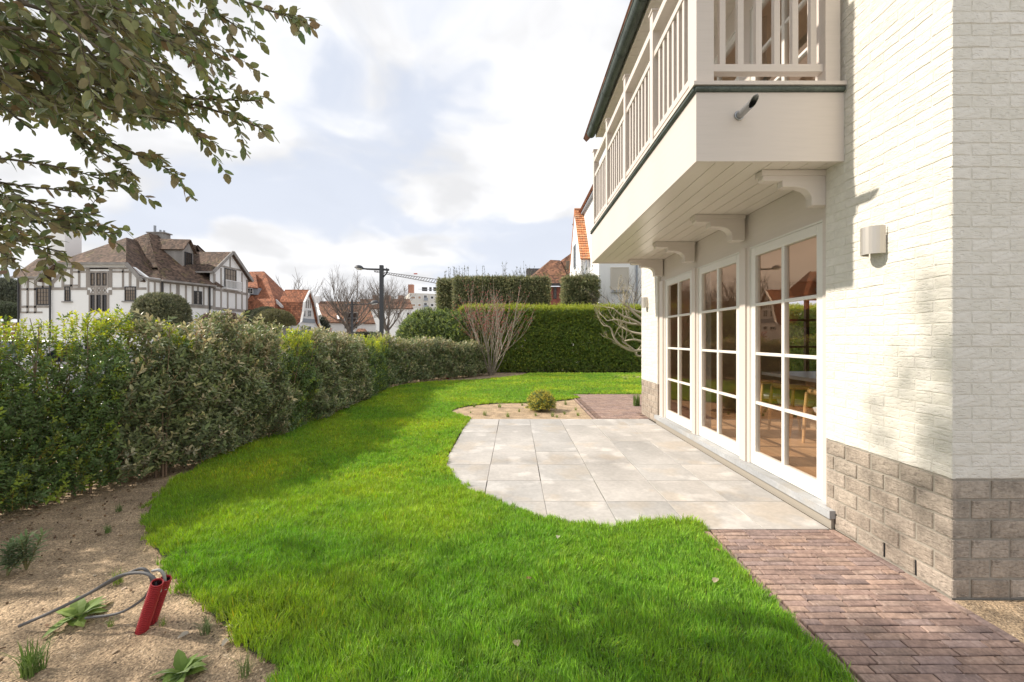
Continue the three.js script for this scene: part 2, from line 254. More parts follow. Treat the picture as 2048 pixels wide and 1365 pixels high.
{ // clay pavers of the brick path, laid crosswise between two edging courses
  const g200 = [...Array(7)].map((_, i) => brickGeo(0.203, 0.0478, 0.05, 0.004, 0.0026, 300 + i)), half = [...Array(3)].map((_, i) => brickGeo(0.1, 0.0478, 0.05, 0.004, 0.0024, 320 + i));
  for (const g of [...g200, ...half]) g.rotateX(-Math.PI / 2);
  const P = thing('brick_path'); P.userData.kind = 'structure';
  const put = (x, d, len, turn, bank) => { const short = len < 0.13, src = short ? half : g200, m = part('brick', src[Math.floor(rnd() * src.length)], M.pavers[Math.floor(rnd() * 5)]); m.position.set(x, 0.012 + R(-0.002, 0.002), -d); m.scale.x = len / (short ? 0.1 : 0.203); m.rotation.y = turn + R(-0.012, 0.012); m.rotation.z = R(-0.01, 0.01); bank.push(m); };
  const near = [], far = [], xa = PATHX + 0.066, xb = 2.595;
  for (let d = D_T0 - 0.03, row = 0; d > 1.35; d -= 0.0555, row++) {
    let x = xa; const first = [0.203, 0.1, 0.155, 0.06][Math.floor(rnd() * 4)]; let w = Math.max(0.06, first);
    while (x < xb - 0.03) { w = Math.min(w, xb - x); if (xb - x - w < 0.045) w = xb - x; put(x + w / 2, d, w - 0.008, 0, near); x += w; w = 0.209; }
  }
  for (const x of [PATHX + 0.028, 2.63]) for (let d = D_T0 - 0.11; d > 1.3; d -= 0.214) put(x, d, 0.207, Math.PI / 2, near);
  for (const m of near) P.add(m);
  for (let d = D_T1 + 0.06, row = 0; d < 11.88; d += 0.0555, row++) { const xe = d > 8.95 ? 5.5 : 2.66; for (let x = PATHX + 0.09 + (row % 2) * 0.1; x < xe - 0.1; x += 0.209) put(x + 0.1, d, 0.2, 0, far); }
  for (let d = D_T1 + 0.13; d < 11.8; d += 0.214) put(PATHX + 0.03, d, 0.207, Math.PI / 2, far);
  const by = M.pavers.map(() => new MB()); for (const m of far) { m.updateMatrix(); by[M.pavers.indexOf(m.material)].add(m.geometry, m.matrix); }
  const rest = new THREE.Group(); rest.name = 'brick_field'; rest.userData.kind = 'stuff'; by.forEach((b, i) => b.build('brick_field', M.pavers[i], rest)); P.add(rest);
}

// ---------------------------------------------------------------- the white brick house with its balcony
const D0 = 2.57, D1 = 8.89, OP0 = 3.62, OP1 = 7.89, PL = 0.735, HTOP = 5.695;
const house = thing('white_brick_house', 'white painted brick house with beige balcony and tall glazed doors', 'house');
const doorSpans = [[3.71, 4.87], [5.09, 6.245], [6.46, 7.62]];
{
  // masonry cores; bricks stand a few millimetres proud of them
  const wallDepth = 0.22, set = 0.0035;
  const fac = new MB();
  fac.box(FX + set, FX + wallDepth, PL + 0.004, HTOP, -OP0, -(D0 + set)); const facade = fac.build('facade_wall', M.whiteMortar, house);
  const pier = new MB().box(FX + set, FX + wallDepth, PL + 0.004, HTOP, -(D1 - set), -OP1).build('pier', M.whiteMortar, house);
  const end = new MB().box(FX + wallDepth, 9.2, PL + 0.004, HTOP, -(D0 + wallDepth), -(D0 + set)); const endWall = end.build('end_wall', M.whiteMortar, house);
  const pl = new MB().box(FX + 0.009, FX + wallDepth, -0.1, PL + 0.004, -OP0, -(D0 + 0.009)).box(FX + wallDepth, 9.2, -0.1, PL + 0.004, -(D0 + wallDepth), -(D0 + 0.009)); const plinth = pl.build('plinth', M.plinthMortar, house);
  new MB().box(FX + 0.009, FX + wallDepth, -0.1, PL + 0.004, -(D1 - 0.009), -OP1).build('pier_plinth', M.plinthMortar, house);
  // far end wall with a window opening, back wall
  const fw = new MB(), zf = [-(D1 - 0.005), -(D1 - 0.22)], wx0 = 5.62, wx1 = 7.3, wy0 = 0.85, wy1 = 2.45;
  fw.box(FX + wallDepth, wx0, -0.1, HTOP, ...zf).box(wx1, 9.2, -0.1, HTOP, ...zf).box(wx0, wx1, -0.1, wy0, ...zf).box(wx0, wx1, wy1, HTOP, ...zf); fw.build('far_wall', M.whiteMortar, house);
  new MB().box(8.98, 9.2, -0.1, HTOP, -(D1 - 0.22), -(D0 + 0.22)).build('back_wall', M.whiteMortar, house);
  // bricks
  const L = 0.2265, Hh = 0.0615, pitch = 0.0735, bl = 0.2365;
  const gs = [...Array(12)].map((_, i) => brickGeo(L + 0.001, Hh + 0.0065, 0.02, 0.0034, 0.0034, 40 + i)), gh = [...Array(6)].map((_, i) => brickGeo(0.109, Hh + 0.0065, 0.02, 0.0034, 0.003, 70 + i));
  const ps = [...Array(8)].map((_, i) => brickGeo(0.222, 0.107, 0.025, 0.005, 0.0035, 90 + i)), ph = [...Array(4)].map((_, i) => brickGeo(0.105, 0.107, 0.025, 0.005, 0.003, 110 + i));
  const pend = [];
  // side 0: facade (normal -x), a runs with depth; side 1: end wall (normal +z), a runs with x
  function brick(side, a0, len, y, plinthRow, bank) {
    const full = len > 0.15, src = plinthRow ? (full ? ps : ph) : (full ? gs : gh), m = part('brick', src[Math.floor(rnd() * src.length)], plinthRow ? M.plinths[Math.floor(rnd() * 4)] : M.white);
    m.scale.x = len / (plinthRow ? (full ? 0.222 : 0.105) : (full ? L : 0.108)); const off = R(-0.0012, 0.0015) * (plinthRow ? 1.5 : 1);
    if (side === 0) { m.position.set(FX + off, y, -(a0 + len / 2)); m.rotation.y = -Math.PI / 2; } else m.position.set(a0 + len / 2, y, -(D0 + off));
    m.rotation.z = R(-0.006, 0.006); bank.push(m);
  }
  function run(side, a0, a1, y, firstLen, plinthRow, bank) { let a = a0, w = firstLen; const u = plinthRow ? 0.239 : bl, j = plinthRow ? 0.016 : 0.0085; while (a < a1 - 0.02) { if (a1 - a - w < 0.05) w = a1 - a; brick(side, a + (a === a0 ? 0 : j / 2), w - (a === a0 ? j / 2 : j), y, plinthRow, bank); a += w; w = u; } }
  const nearF = [], nearE = [], restF = [], plF = [], plRest = [];
  for (let r = 0; r < 66; r++) {
    const y = PL + pitch * (r + 0.5) + 0.002, odd = r % 2, wild = R(-0.012, 0.012);
    if (y < 4.5) run(0, D0, OP0, y, odd ? bl : 0.118 + wild, false, nearF); else run(0, D0, OP0, y, odd ? bl : 0.118, false, restF);
    run(0, OP1, D1, y, odd ? 0.118 : bl, false, restF);
    run(1, FX, 3.95, y, odd ? 0.118 : bl, false, y < 3.95 ? nearE : restF); run(1, 3.95, 6.2, y, odd ? 0.118 : bl, false, restF);
  }
  for (let r = 0; r < 6; r++) { const y = 0.062 + 0.1215 * r; run(0, D0, OP0, y, r % 2 ? 0.118 : 0.239, true, plF); run(1, FX, 4.1, y, r % 2 ? 0.239 : 0.118, true, plF); run(0, OP1, D1, y, r % 2 ? 0.118 : 0.239, true, plRest); run(1, 4.1, 6.2, y, 0.239, true, plRest); }
  for (const m of nearF.slice(0, 300)) facade.add(m);
  for (const m of nearF.slice(300)) restF.push(m);
  for (const m of nearE.slice(0, 300)) endWall.add(m); for (const m of nearE.slice(300)) restF.push(m);
  for (const m of plF) plinth.add(m);
  const b = new MB(); for (const m of restF) { m.updateMatrix(); b.add(m.geometry, m.matrix); } b.build('brick_field', M.white, facade).userData.kind = 'stuff';
  const c = new MB(); for (const m of plRest) { m.updateMatrix(); c.add(m.geometry, m.matrix); } c.build('brick_field', M.plinths[0], plinth).userData.kind = 'stuff';
  // open weep joints low in the plinth
  for (const [d, y] of [[3.048, 0.062], [2.809, 0.062]]) new MB().box(FX + 0.003, FX + 0.0085, y - 0.05, y + 0.05, -(d + 0.0045), -(d - 0.0045)).build('weep_hole', M.black, plinth);
  // floors, ceilings, inner linings
  const liner = mat(C(0.52, 0.41, 0.31), 0.8), ceil = mat(C(0.70, 0.57, 0.46), 0.7);
  new MB().box(2.92, 8.97, -0.1, 0.125, -8.66, -2.8).build('floor_slab', M.plinthMortar, house);
  new MB().box(2.78, 8.97, 2.76, 3.2, -8.66, -2.8).build('ceiling', ceil, house);
  new MB().box(2.91, 8.97, 0.1, 2.76, -2.86, -2.8).build('inner_wall', liner, house);
  new MB().box(2.91, wx0 - 0.02, 0.1, 2.76, -8.66, -8.61).box(wx1 + 0.02, 8.97, 0.1, 2.76, -8.66, -8.61).box(wx0 - 0.02, wx1 + 0.02, 0.1, wy0, -8.66, -8.61).box(wx0 - 0.02, wx1 + 0.02, wy1, 2.76, -8.66, -8.61).build('inner_wall', liner, house);
  new MB().box(8.9, 8.97, 0.1, 2.76, -8.6, -2.87).build('inner_wall', liner, house);
  new MB().box(2.78, 8.97, 3.21, 3.68, -8.66, -2.8).build('upper_floor', M.plinthMortar, house);
  new MB().box(2.82, 8.97, 5.56, 5.65, -8.66, -2.8).build('upper_ceiling', ceil, house);
  const up = new MB().box(4.6, 4.7, 3.69, 5.555, -8.6, -2.87); up.build('upper_inner_wall', ceil, house);
  // dark wood window in the far wall
  const brown = mat(C(0.13, 0.07, 0.045), 0.5), w = new THREE.Group(); w.name = 'window'; house.add(w);
  const wf = new MB(); for (const x of [wx0 + 0.04, (wx0 + wx1) / 2 - 0.35, (wx0 + wx1) / 2 + 0.25, wx1 - 0.04]) wf.box(x - 0.035, x + 0.035, wy0, wy1, -8.82, -8.75); for (const y of [wy0 + 0.035, 1.42, 1.98, wy1 - 0.035]) wf.box(wx0, wx1, y - 0.022, y + 0.022, -8.815, -8.755); wf.build('frame', brown, w);
  const floor = new THREE.Group(); floor.name = 'floor'; house.add(floor);
  const oaks = [C(0.50, 0.30, 0.16), C(0.45, 0.26, 0.135), C(0.55, 0.345, 0.19)].map((k) => mat(k, 0.4, { map: tWood }));
  for (let x = 3.26, i = 0; x < 8.8; x += 0.19, i++) { let z = -8.6; while (z < -2.9) { const ln = Math.min(R(1.4, 2.4), -2.87 - z); const q = new MB().box(x + 0.0015, x + 0.1885, 0.125, 0.15, z + 0.001, z + ln - 0.001); for (let k = 0; k < q.t.length; k += 2) { const a = q.t[k]; q.t[k] = q.t[k + 1] + i * 0.37; q.t[k + 1] = a; } q.build('plank', oaks[Math.floor(rnd() * 3)], floor); z += ln; } }
  const grille = new MB(); for (let x = 2.935; x < 3.25; x += 0.024) grille.box(x, x + 0.014, 0.127, 0.149, -8.55, -2.9); grille.build('floor_grille', oaks[1], house).userData.kind = 'stuff';
}
{ // timber front between the brick piers: posts, head board, sill
  const g = new MB(); const xb = 2.742;
  g.box(xb, 2.80, 2.655, 3.05, -(OP1 - 0.001), -(OP0 + 0.001)); g.build('head_board', M.beige, house);
  for (const [a, b] of [[OP0 + 0.001, 3.71], [4.87, 5.09], [6.245, 6.46], [7.62, OP1 - 0.001]]) {
    const p = new MB().box(2.722, 2.81, 0.155, 2.655, -b, -a); if (b - a > 0.15) p.box(2.70, 2.722, 0.155, 2.655, -(b - 0.05), -(a + 0.05)); p.build('post', M.beige, house);
    new MB().box(2.722, 2.81, 3.70, 5.418, -b, -a).build('post', M.beige, house);
  }
  new MB().box(2.722, 2.80, 5.42, HTOP + 0.003, -OP1 + 0.002, -OP0 - 0.002).build('head_board', M.beige, house);
  for (const [a, b] of [[3.505, 5.0], [5.004, 6.45], [6.454, OP1 + 0.03]]) new MB().box(2.63, FX - 0.001, 0.088, 0.155, -b, -a).box(FX - 0.001, 2.82, 0.1, 0.154, -Math.min(b, OP1 - 0.002), -Math.max(a, OP0 + 0.002)).build('sill', M.stone, house);
  new MB().box(2.655, FX - 0.002, -0.02, 0.088, -(OP1), -(3.52)).build('sill_base', M.plinthMortar, house);
  new MB().box(FX - 0.002, 2.92, -0.02, 0.099, -(OP1 - 0.003), -(OP0 + 0.003)).build('sill_base', M.plinthMortar, house);
}
function glazedDoor(a, b, y0, y1, rows) {       // a sash of two by four panes
  const w = new THREE.Group(); w.name = 'glazed_door'; house.add(w);
  const x0 = 2.735, x1 = 2.795, S = 0.095, B = y1 - y0 > 2.2 ? 0.15 : 0.13, bar = 0.034, za = -a, zb = -b;
  const bev = (name, q0, q1, h0, h1, o = 0) => { const e = new THREE.ExtrudeGeometry(new THREE.Shape([[0, 0], [q1 - q0, 0], [q1 - q0, h1 - h0], [0, h1 - h0]].map((p) => new THREE.Vector2(...p))), { depth: x1 - x0 - 0.008 - 2 * o, bevelEnabled: true, bevelThickness: 0.004, bevelSize: 0.004, bevelOffset: -0.004, bevelSegments: 1 }); e.rotateY(-Math.PI / 2); e.translate(x1 - 0.004 - o, h0, -q1); e.rotateY(0); return part(name, e, M.sash, w); };
  bev('stile', a + 0.012, a + S, y0, y1); bev('stile', b - S, b - 0.012, y0, y1);
  bev('rail', a + S, b - S, y0, y0 + B); bev('rail', a + S, b - S, y1 - S, y1);
  const gy0 = y0 + B, gy1 = y1 - S, mid = (a + b) / 2;
  bev('muntin', mid - bar / 2 - 0.006, mid + bar / 2 + 0.006, gy0, gy1, 0.004);
  for (let r = 1; r < rows; r++) { const y = gy0 + (gy1 - gy0) * r / rows; bev('muntin', a + S, mid - bar / 2 - 0.006, y - bar / 2, y + bar / 2, 0.007); bev('muntin', mid + bar / 2 + 0.006, b - S, y - bar / 2, y + bar / 2, 0.007); }
  for (let r = 0; r < rows; r++) for (const [p, q] of [[a + S, mid - bar / 2 - 0.006], [mid + bar / 2 + 0.006, b - S]]) {
    const ya = gy0 + (gy1 - gy0) * r / rows + (r ? bar / 2 : 0), yb = gy0 + (gy1 - gy0) * (r + 1) / rows - (r < rows - 1 ? bar / 2 : 0), x = 2.768;
    new MB().quad(V(x, ya, -q), V(x, ya, -p), V(x, yb, -p), V(x, yb, -q)).build('pane', M.coated, w);
  }
  const fr = new MB(); fr.box(2.727, 2.81, y0, y1 + 0.02, -a - 0.010, -a).box(2.727, 2.81, y0, y1 + 0.02, -b, -b + 0.010).box(2.727, 2.81, y1 + 0.001, y1 + 0.02, -b + 0.010, -a - 0.010); fr.build('frame', M.sash, w);
  return w;
}
for (const [a, b] of doorSpans) { glazedDoor(a, b, 0.158, 2.635, 4); glazedDoor(a, b, 3.70, 5.40, 3); }
{ // balcony
  const bal = new THREE.Group(); bal.name = 'balcony'; house.add(bal);
  const bx = 1.474, b0 = 3.41, b1 = 8.08, y0 = 3.04, y1 = 3.60;
  const f = new MB(); f.box(bx, bx + 0.03, y0, y1, -b1, -b0).box(bx + 0.03, FX - 0.002, y0, y1, -(b0 + 0.03), -b0).box(bx + 0.03, FX - 0.002, y0, y1, -b1, -(b1 - 0.03)); f.build('fascia', M.beige, bal);
  const step = (2.742 - bx - 0.032) / 8;
  for (let i = 0; i < 8; i++) { const a = bx + 0.031 + i * step; const g = new MB().box(a + 0.003, a + step - 0.003, y0 + 0.012, y0 + 0.035, -(b1 - 0.031), -(b0 + 0.031)); for (let k = 0; k < g.t.length; k += 2) { const s = g.t[k]; g.t[k] = g.t[k + 1]; g.t[k + 1] = s + i * 0.3; } g.build('soffit_plank', M.soffit, bal); }
  new MB().box(bx + 0.03, 2.741, y0 + 0.036, y0 + 0.05, -(b1 - 0.031), -(b0 + 0.031)).build('soffit_backing', M.black, bal);
  new MB().box(bx + 0.03, 2.70, 3.58, 3.64, -(b1 - 0.03), -(b0 + 0.03)).build('deck', M.stone, bal);
  const tr = new MB(); tr.tube([V(bx - 0.006, 3.623, -b1), V(bx - 0.006, 3.623, -b0 + 0.008)], 0.023, 8).tube([V(bx - 0.01, 3.623, -b0 + 0.006), V(FX - 0.01, 3.623, -b0 + 0.006)], 0.023, 8); tr.build('copper_bead', M.copper, bal);
  new MB().box(bx - 0.03, bx + 0.16, 3.647, 3.678, -b1, -(b0 - 0.03)).box(bx + 0.16, FX - 0.003, 3.647, 3.678, -(b0 + 0.15), -(b0 - 0.03)).build('cap_board', M.beige, bal);
  const rx = bx + 0.07, posts = [3.475, 4.605, 5.735, 6.865, 7.99];
  const post = (x, d, w, top) => { const g = new MB().box(x - w / 2, x + w / 2, 3.679, top, -(d + w / 2), -(d - w / 2)); g.box(x - w / 2 - 0.012, x + w / 2 + 0.012, top, top + 0.02, -(d + w / 2 + 0.012), -(d - w / 2 - 0.012)); g.build('post', M.beige, bal); };
  posts.forEach((d, i) => post(rx, d, i === 0 ? 0.142 : 0.095, 5.16)); post(2.59, 3.475, 0.12, 5.16);
  const railZ = (a, b, ya, yb, w, name) => new MB().box(rx - w / 2, rx + w / 2, ya, yb, -b, -a).build(name, M.beige, bal);
  for (let i = 0; i < 4; i++) {
    const a = posts[i] + (i ? 0.0475 : 0.071), b = posts[i + 1] - 0.0475; railZ(a, b, 3.79, 3.85, 0.07, 'bottom_rail'); railZ(a, b, 4.66, 4.72, 0.06, 'upper_rail'); railZ(a, b, 4.94, 5.02, 0.09, 'hand_rail');
    for (let k = 1; k <= 7; k++) { const d = a + (b - a) * k / 8; new MB().box(rx - 0.02, rx + 0.02, 3.85, 4.66, -(d + 0.023), -(d - 0.023)).build('baluster', M.beige, bal); }
  }
  const xa = rx + 0.071, xb = 2.53, railX = (ya, yb, w, name) => new MB().box(xa, xb, ya, yb, -(3.475 + w / 2), -(3.475 - w / 2)).build(name, M.beige, bal);
  railX(3.79, 3.85, 0.07, 'bottom_rail'); railX(4.66, 4.72, 0.06, 'upper_rail'); railX(4.94, 5.02, 0.09, 'hand_rail');
  for (let k = 0; k < 6; k++) { const x = 1.476 + 0.235 + 0.15 * k; new MB().box(x - 0.024, x + 0.024, 3.85, 4.66, -3.495, -3.455).build('baluster', M.beige, bal); }
  // rainwater spout, cut on the slant
  const sp = new MB(), ring = (d, o) => { const q = []; for (let k = 0; k < 16; k++) { const a = k / 16 * Math.PI * 2; q.push(V(1.822 + Math.cos(a) * o, 3.41 + Math.sin(a) * o, -(d - (d < 3.3 ? Math.sin(a) * 0.05 : 0)))); } return q; };
  const A = ring(3.42, 0.03), B = ring(3.2, 0.03), A2 = ring(3.42, 0.026), B2 = ring(3.2, 0.026); for (let k = 0; k < 16; k++) { const j = (k + 1) % 16; sp.quad(A[k], A[j], B[j], B[k]).quad(A2[j], A2[k], B2[k], B2[j]).quad(B[k], B[j], B2[j], B2[k]); }
  sp.build('spout', M.zinc, bal);
  const col = new THREE.TorusGeometry(0.033, 0.008, 6, 18); col.translate(1.822, 3.41, -3.405); part('spout_collar', col, M.zinc, bal);
}
for (const d of [3.662, 4.98, 6.352, 7.755]) {      // carved brackets
  const S = new THREE.Shape(), Lk = 0.58; S.moveTo(0, 0); S.lineTo(-Lk, 0); S.lineTo(-Lk, -0.075); S.lineTo(-Lk + 0.02, -0.088); S.lineTo(-Lk + 0.17, -0.088); S.lineTo(-Lk + 0.17, -0.14); S.lineTo(-Lk + 0.27, -0.14); S.quadraticCurveTo(-0.17, -0.15, -0.155, -0.235); S.lineTo(-0.155, -0.30); S.lineTo(0, -0.30); S.lineTo(0, 0);
  const w = d < 3.7 ? 0.082 : 0.12, e = new THREE.ExtrudeGeometry(S, { depth: w - 0.012, bevelEnabled: true, bevelThickness: 0.006, bevelSize: 0.006, bevelOffset: -0.006, bevelSegments: 1, curveSegments: 8 }); e.translate(d < 3.7 ? 2.72 : d > 7.7 ? 2.72 : 2.70, 3.05, -(d + w / 2) + 0.006); const br = part('bracket', e, M.beige, house);
  const cap = new MB(), xe = d < 3.7 ? 2.72 : 2.70; cap.box(xe - Lk - 0.012, xe, 3.005, 3.049, -(d + w / 2 + 0.012), -(d - w / 2 - 0.012)); cap.build('bracket_cap', M.beige, br);
}
{ // eaves: soffit boards, gutter, roof
  const y = 5.70, gx = 1.47;
  for (let d = 2.2; d < 8.5; d += 0.155) new MB().box(gx + 0.19, 2.74, y, y + 0.02, -(d + 0.151), -d).build('soffit_plank', M.soffit, house);
  new MB().box(gx + 0.17, gx + 0.192, y - 0.02, y + 0.16, -8.52, -2.2).build('eaves_board', M.soffit, house);
  const g = new MB(), prof = []; for (let k = 0; k <= 10; k++) { const a = Math.PI + k / 10 * Math.PI; prof.push([gx + 0.085 + Math.cos(a) * 0.085, y + 0.075 + Math.sin(a) * 0.095]); }
  const secs = [2.2, 3.1, 4.1, 5.1, 6.1, 7.1, 8.1, 8.55];
  for (let s = 0; s < secs.length - 1; s++) { for (let k = 0; k < 10; k++) { const [xa, ya] = prof[k], [xb, yb] = prof[k + 1]; g.quad(V(xa, ya, -secs[s + 1]), V(xa, ya, -secs[s]), V(xb, yb, -secs[s]), V(xb, yb, -secs[s + 1])); } const q = prof.map(([a, b]) => [gx + 0.085 + (a - gx - 0.085) * 1.06, y + 0.075 + (b - y - 0.075) * 1.06]); for (let k = 0; k < 10; k++) g.quad(V(...q[k], -secs[s] - 0.02), V(...q[k], -secs[s] + 0.02), V(...q[k + 1], -secs[s] + 0.02), V(...q[k + 1], -secs[s] - 0.02)); }
  g.poly(prof.map(([a, b]) => V(a, b, -8.55)).reverse()); g.tube([V(gx, y + 0.085, -2.2), V(gx, y + 0.085, -8.55)], 0.011, 6); g.build('gutter', M.copper, house);
  const roofM = mat(C(0.36, 0.17, 0.10), 0.85, { map: tPan, bumpMap: tPanBump, bumpScale: 0.03 });
  new MB().plate([V(1.55, 5.86, -2.1), V(5.9, 10.2, -2.1), V(5.9, 10.2, -9.1), V(1.55, 5.86, -9.1)].reverse(), 0.1).plate([V(5.9, 10.2, -2.1), V(10.3, 5.86, -2.1), V(10.3, 5.86, -9.1), V(5.9, 10.2, -9.1)].reverse(), 0.1).build('roof', roofM, house);
  new MB().plate([V(2.7, HTOP + 0.01, -D0 - 0.02), V(9.2, HTOP + 0.01, -D0 - 0.02), V(5.9, 9.9, -D0 - 0.02)], 0.2).plate([V(9.2, HTOP + 0.01, -D1 + 0.02), V(2.7, HTOP + 0.01, -D1 + 0.02), V(5.9, 9.9, -D1 + 0.02)], 0.2).build('gable', M.whiteMortar, house);
}
rebase(house, FX, 0, -D0);
// wall lamps: a D-shaped shell on a back plate
const lampMetal = mat(C(0.56, 0.525, 0.475), 0.38, { metalness: 0.55 });
function wallLamp(d, y, label) {
  const t = thing('wall_lamp', label, 'lamp', 'wall lamps on the white house');
  const w = 0.15, hgt = 0.2, shell = new MB(), n = 12, P = []; P.push([-0.012, -w / 2]); for (let k = 0; k <= n; k++) { const a = -Math.PI / 2 + k / n * Math.PI; P.push([-0.03 - Math.cos(a) * 0.085, Math.sin(a) * w / 2]); } P.push([-0.012, w / 2]);
  for (let k = 0; k < P.length - 1; k++) for (const s of [1, 0.94]) { const [a, b] = P[k].map((q) => q * s), [c, e] = P[k + 1].map((q) => q * s); const f = [V(a, 0, b), V(c, 0, e), V(c, hgt, e), V(a, hgt, b)]; if (s === 1) shell.quad(...f); else shell.quad(...f.reverse()); }
  for (const yy of [0, hgt]) for (let k = 0; k < P.length - 1; k++) { const f = [V(P[k][0], yy, P[k][1]), V(P[k + 1][0], yy, P[k + 1][1]), V(P[k + 1][0] * 0.94, yy, P[k + 1][1] * 0.94), V(P[k][0] * 0.94, yy, P[k][1] * 0.94)]; if (yy) f.reverse(); shell.quad(...f); }
  shell.build('shell', lampMetal, t); new MB().box(-0.012, 0, 0.012, hgt - 0.012, -0.05, 0.05).build('back_plate', lampMetal, t); new MB().box(-0.075, -0.012, 0.09, 0.105, -0.035, 0.035).build('reflector', lampMetal, t);
  t.position.set(FX - 0.001, y, -d); return t;
}
wallLamp(3.09, 2.215, 'beige half-round wall lamp on sunlit white brick beside the glazed door');
wallLamp(8.5, 2.225, 'small half-round wall lamp on the narrow white brick pier past the doors');
// dining table, chairs and curtains behind the glass
{
  const top = mat(C(0.72, 0.69, 0.64), 0.35), oak = mat(C(0.66, 0.41, 0.19), 0.5, { map: tWood }), pad = mat(C(0.80, 0.79, 0.75), 0.7), panel = mat(C(0.55, 0.42, 0.28), 0.6, { map: tWood });
  const t = thing('dining_table', 'long pale dining table with wooden panel base behind the glass', 'table');
  const S = new THREE.Shape([[4.42, 4.3], [5.45, 4.3], [5.45, 7.5], [4.42, 7.5]].map((p) => new THREE.Vector2(...p))), e = new THREE.ExtrudeGeometry(S, { depth: 0.045, bevelEnabled: true, bevelThickness: 0.006, bevelSize: 0.006, bevelSegments: 2 }); e.rotateX(-Math.PI / 2); e.translate(0, 0.955, 0); part('table_top', e, top, t);
  new MB().box(4.78, 5.1, 0.151, 0.95, -6.9, -4.9).build('base', panel, t); rebase(t, 4.93, 0.15, -5.9);
  function chair(d) {
    const c = thing('dining_chair', 'round oak dining chair with white seat pad at the pale table', 'chair', 'dining chairs at the table');
    const w = 0.52, y0 = 0; // faces +x, its back towards the glass
    for (const s of [-1, 1]) { new MB().tube([V(0.0, y0, s * w / 2 * 0.95), V(0.035, 0.45, s * w / 2), V(0.055, 0.70, s * w / 2 * 0.98)], [0.018, 0.025, 0.021], 8).build('leg', oak, c); new MB().tube([V(0.46, y0, s * 0.2), V(0.42, 0.42, s * 0.19)], [0.017, 0.024], 8).build('leg', oak, c); }
    const arc = []; for (let k = 0; k <= 14; k++) { const a = Math.PI * (0.40 + 1.2 * k / 14); arc.push(V(0.24 + Math.cos(a) * 0.25, 0.735, Math.sin(a) * (w / 2 + 0.012))); } new MB().tube(arc, (q) => 0.027 + 0.016 * Math.sin(q * Math.PI), 8).build('backrest', oak, c);
    const seat = new THREE.CylinderGeometry(0.235, 0.215, 0.05, 24); seat.scale(1, 1, 1.08); seat.translate(0.25, 0.475, 0); part('seat', seat, pad, c); const ap = new THREE.CylinderGeometry(0.21, 0.2, 0.04, 20); ap.translate(0.25, 0.43, 0); part('apron', ap, oak, c);
    c.position.set(4.0, 0.151, -d); return c;
  }
  for (const d of [5.57, 6.36, 7.12]) chair(d);
  const cm = phys(C(0.75, 0.74, 0.70), 0.95, { transmission: 0.35, thickness: 0, side: THREE.DoubleSide });
  const drape = (x, d, len, y0, y1, label) => { const b = new MB(), n = 40; for (let k = 0; k < n; k++) { const f = (q) => V(x + 0.03 * Math.sin(q * 1.3) + 0.01 * Math.sin(q * 3.1), 0, -(d + len * q / n)), a = f(k), c = f(k + 1); b.quad(V(a.x, y0, a.z), V(c.x, y0, c.z), V(c.x, y1, c.z), V(a.x, y1, a.z)); } const m = b.build(numbered('curtain'), cm, scene); return tag(m, label, 'curtain', 'white curtains'); };
  drape(2.98, 6.42, 0.32, 0.17, 2.72, 'white curtain gathered inside the last lower glazed door');
  drape(2.98, 3.62, 0.22, 3.72, 5.45, 'white curtain gathered inside the first upper balcony door');
  drape(2.98, 5.0, 0.3, 3.72, 5.45, 'white curtain gathered between the upper balcony doors');
}

// ---------------------------------------------------------------- houses across the street
const white = mat(C(0.88, 0.88, 0.87), 0.85, { bumpMap: tFine, bumpScale: 0.004 }), timber = mat(C(0.40, 0.385, 0.38), 0.85, { map: tWood });
const roofBrown = mat(C(0.235, 0.165, 0.125), 0.9, { map: tRoof, bumpMap: tRoofBump, bumpScale: 0.05 }), roofRed = mat(C(0.48, 0.20, 0.105), 0.85, { map: tPan, bumpMap: tPanBump, bumpScale: 0.05 }), roofRust = mat(C(0.34, 0.175, 0.105), 0.88, { map: tRoof, bumpMap: tRoofBump, bumpScale: 0.05 });
const darkGlass = mat(C(0.05, 0.045, 0.04), 0.06), sashBlack = mat(C(0.035, 0.035, 0.038), 0.5), lead = mat(C(0.30, 0.33, 0.37), 0.6), warmGlass = mat(C(0.22, 0.17, 0.12), 0.08);
const greyPaint = mat(C(0.36, 0.36, 0.37), 0.7, { map: tWood }), whitePaint = mat(C(0.78, 0.78, 0.77), 0.6);
class Face {                                   // an upright wall plane with its own coordinates: u along, y up, o outwards
  constructor(a, b) { this.o = V(a.x, 0, a.z); this.u = V(b.x - a.x, 0, b.z - a.z); this.len = this.u.length(); this.u.normalize(); this.n = V(-this.u.z, 0, this.u.x); }
  P(u, y, o = 0) { return V(this.o.x + this.u.x * u + this.n.x * o, y, this.o.z + this.u.z * u + this.n.z * o); }
  uv(px, py) { const dx = (px - VX) / F, dy = -(py - VY) / F, den = dx * this.n.x - this.n.z, t = (this.o.x * this.n.x + this.o.z * this.n.z) / den; const p = V(dx * t, EYE + dy * t, -t); return [(p.x - this.o.x) * this.u.x + (p.z - this.o.z) * this.u.z, p.y]; }
  box(b, u0, u1, y0, y1, o0, o1) { if (u0 > u1) [u0, u1] = [u1, u0]; if (y0 > y1) [y0, y1] = [y1, y0]; const q = (u, y, o) => this.P(u, y, o); return b.hull8([q(u0, y0, o1), q(u1, y0, o1), q(u1, y0, o0), q(u0, y0, o0), q(u0, y1, o1), q(u1, y1, o1), q(u1, y1, o0), q(u0, y1, o0)]); }
  bar(b, p, q, w, o0, o1) { const a = this.P(p[0], p[1], (o0 + o1) / 2), c = this.P(q[0], q[1], (o0 + o1) / 2); return b.beam(a, c, w, o1 - o0, this.n); }
}
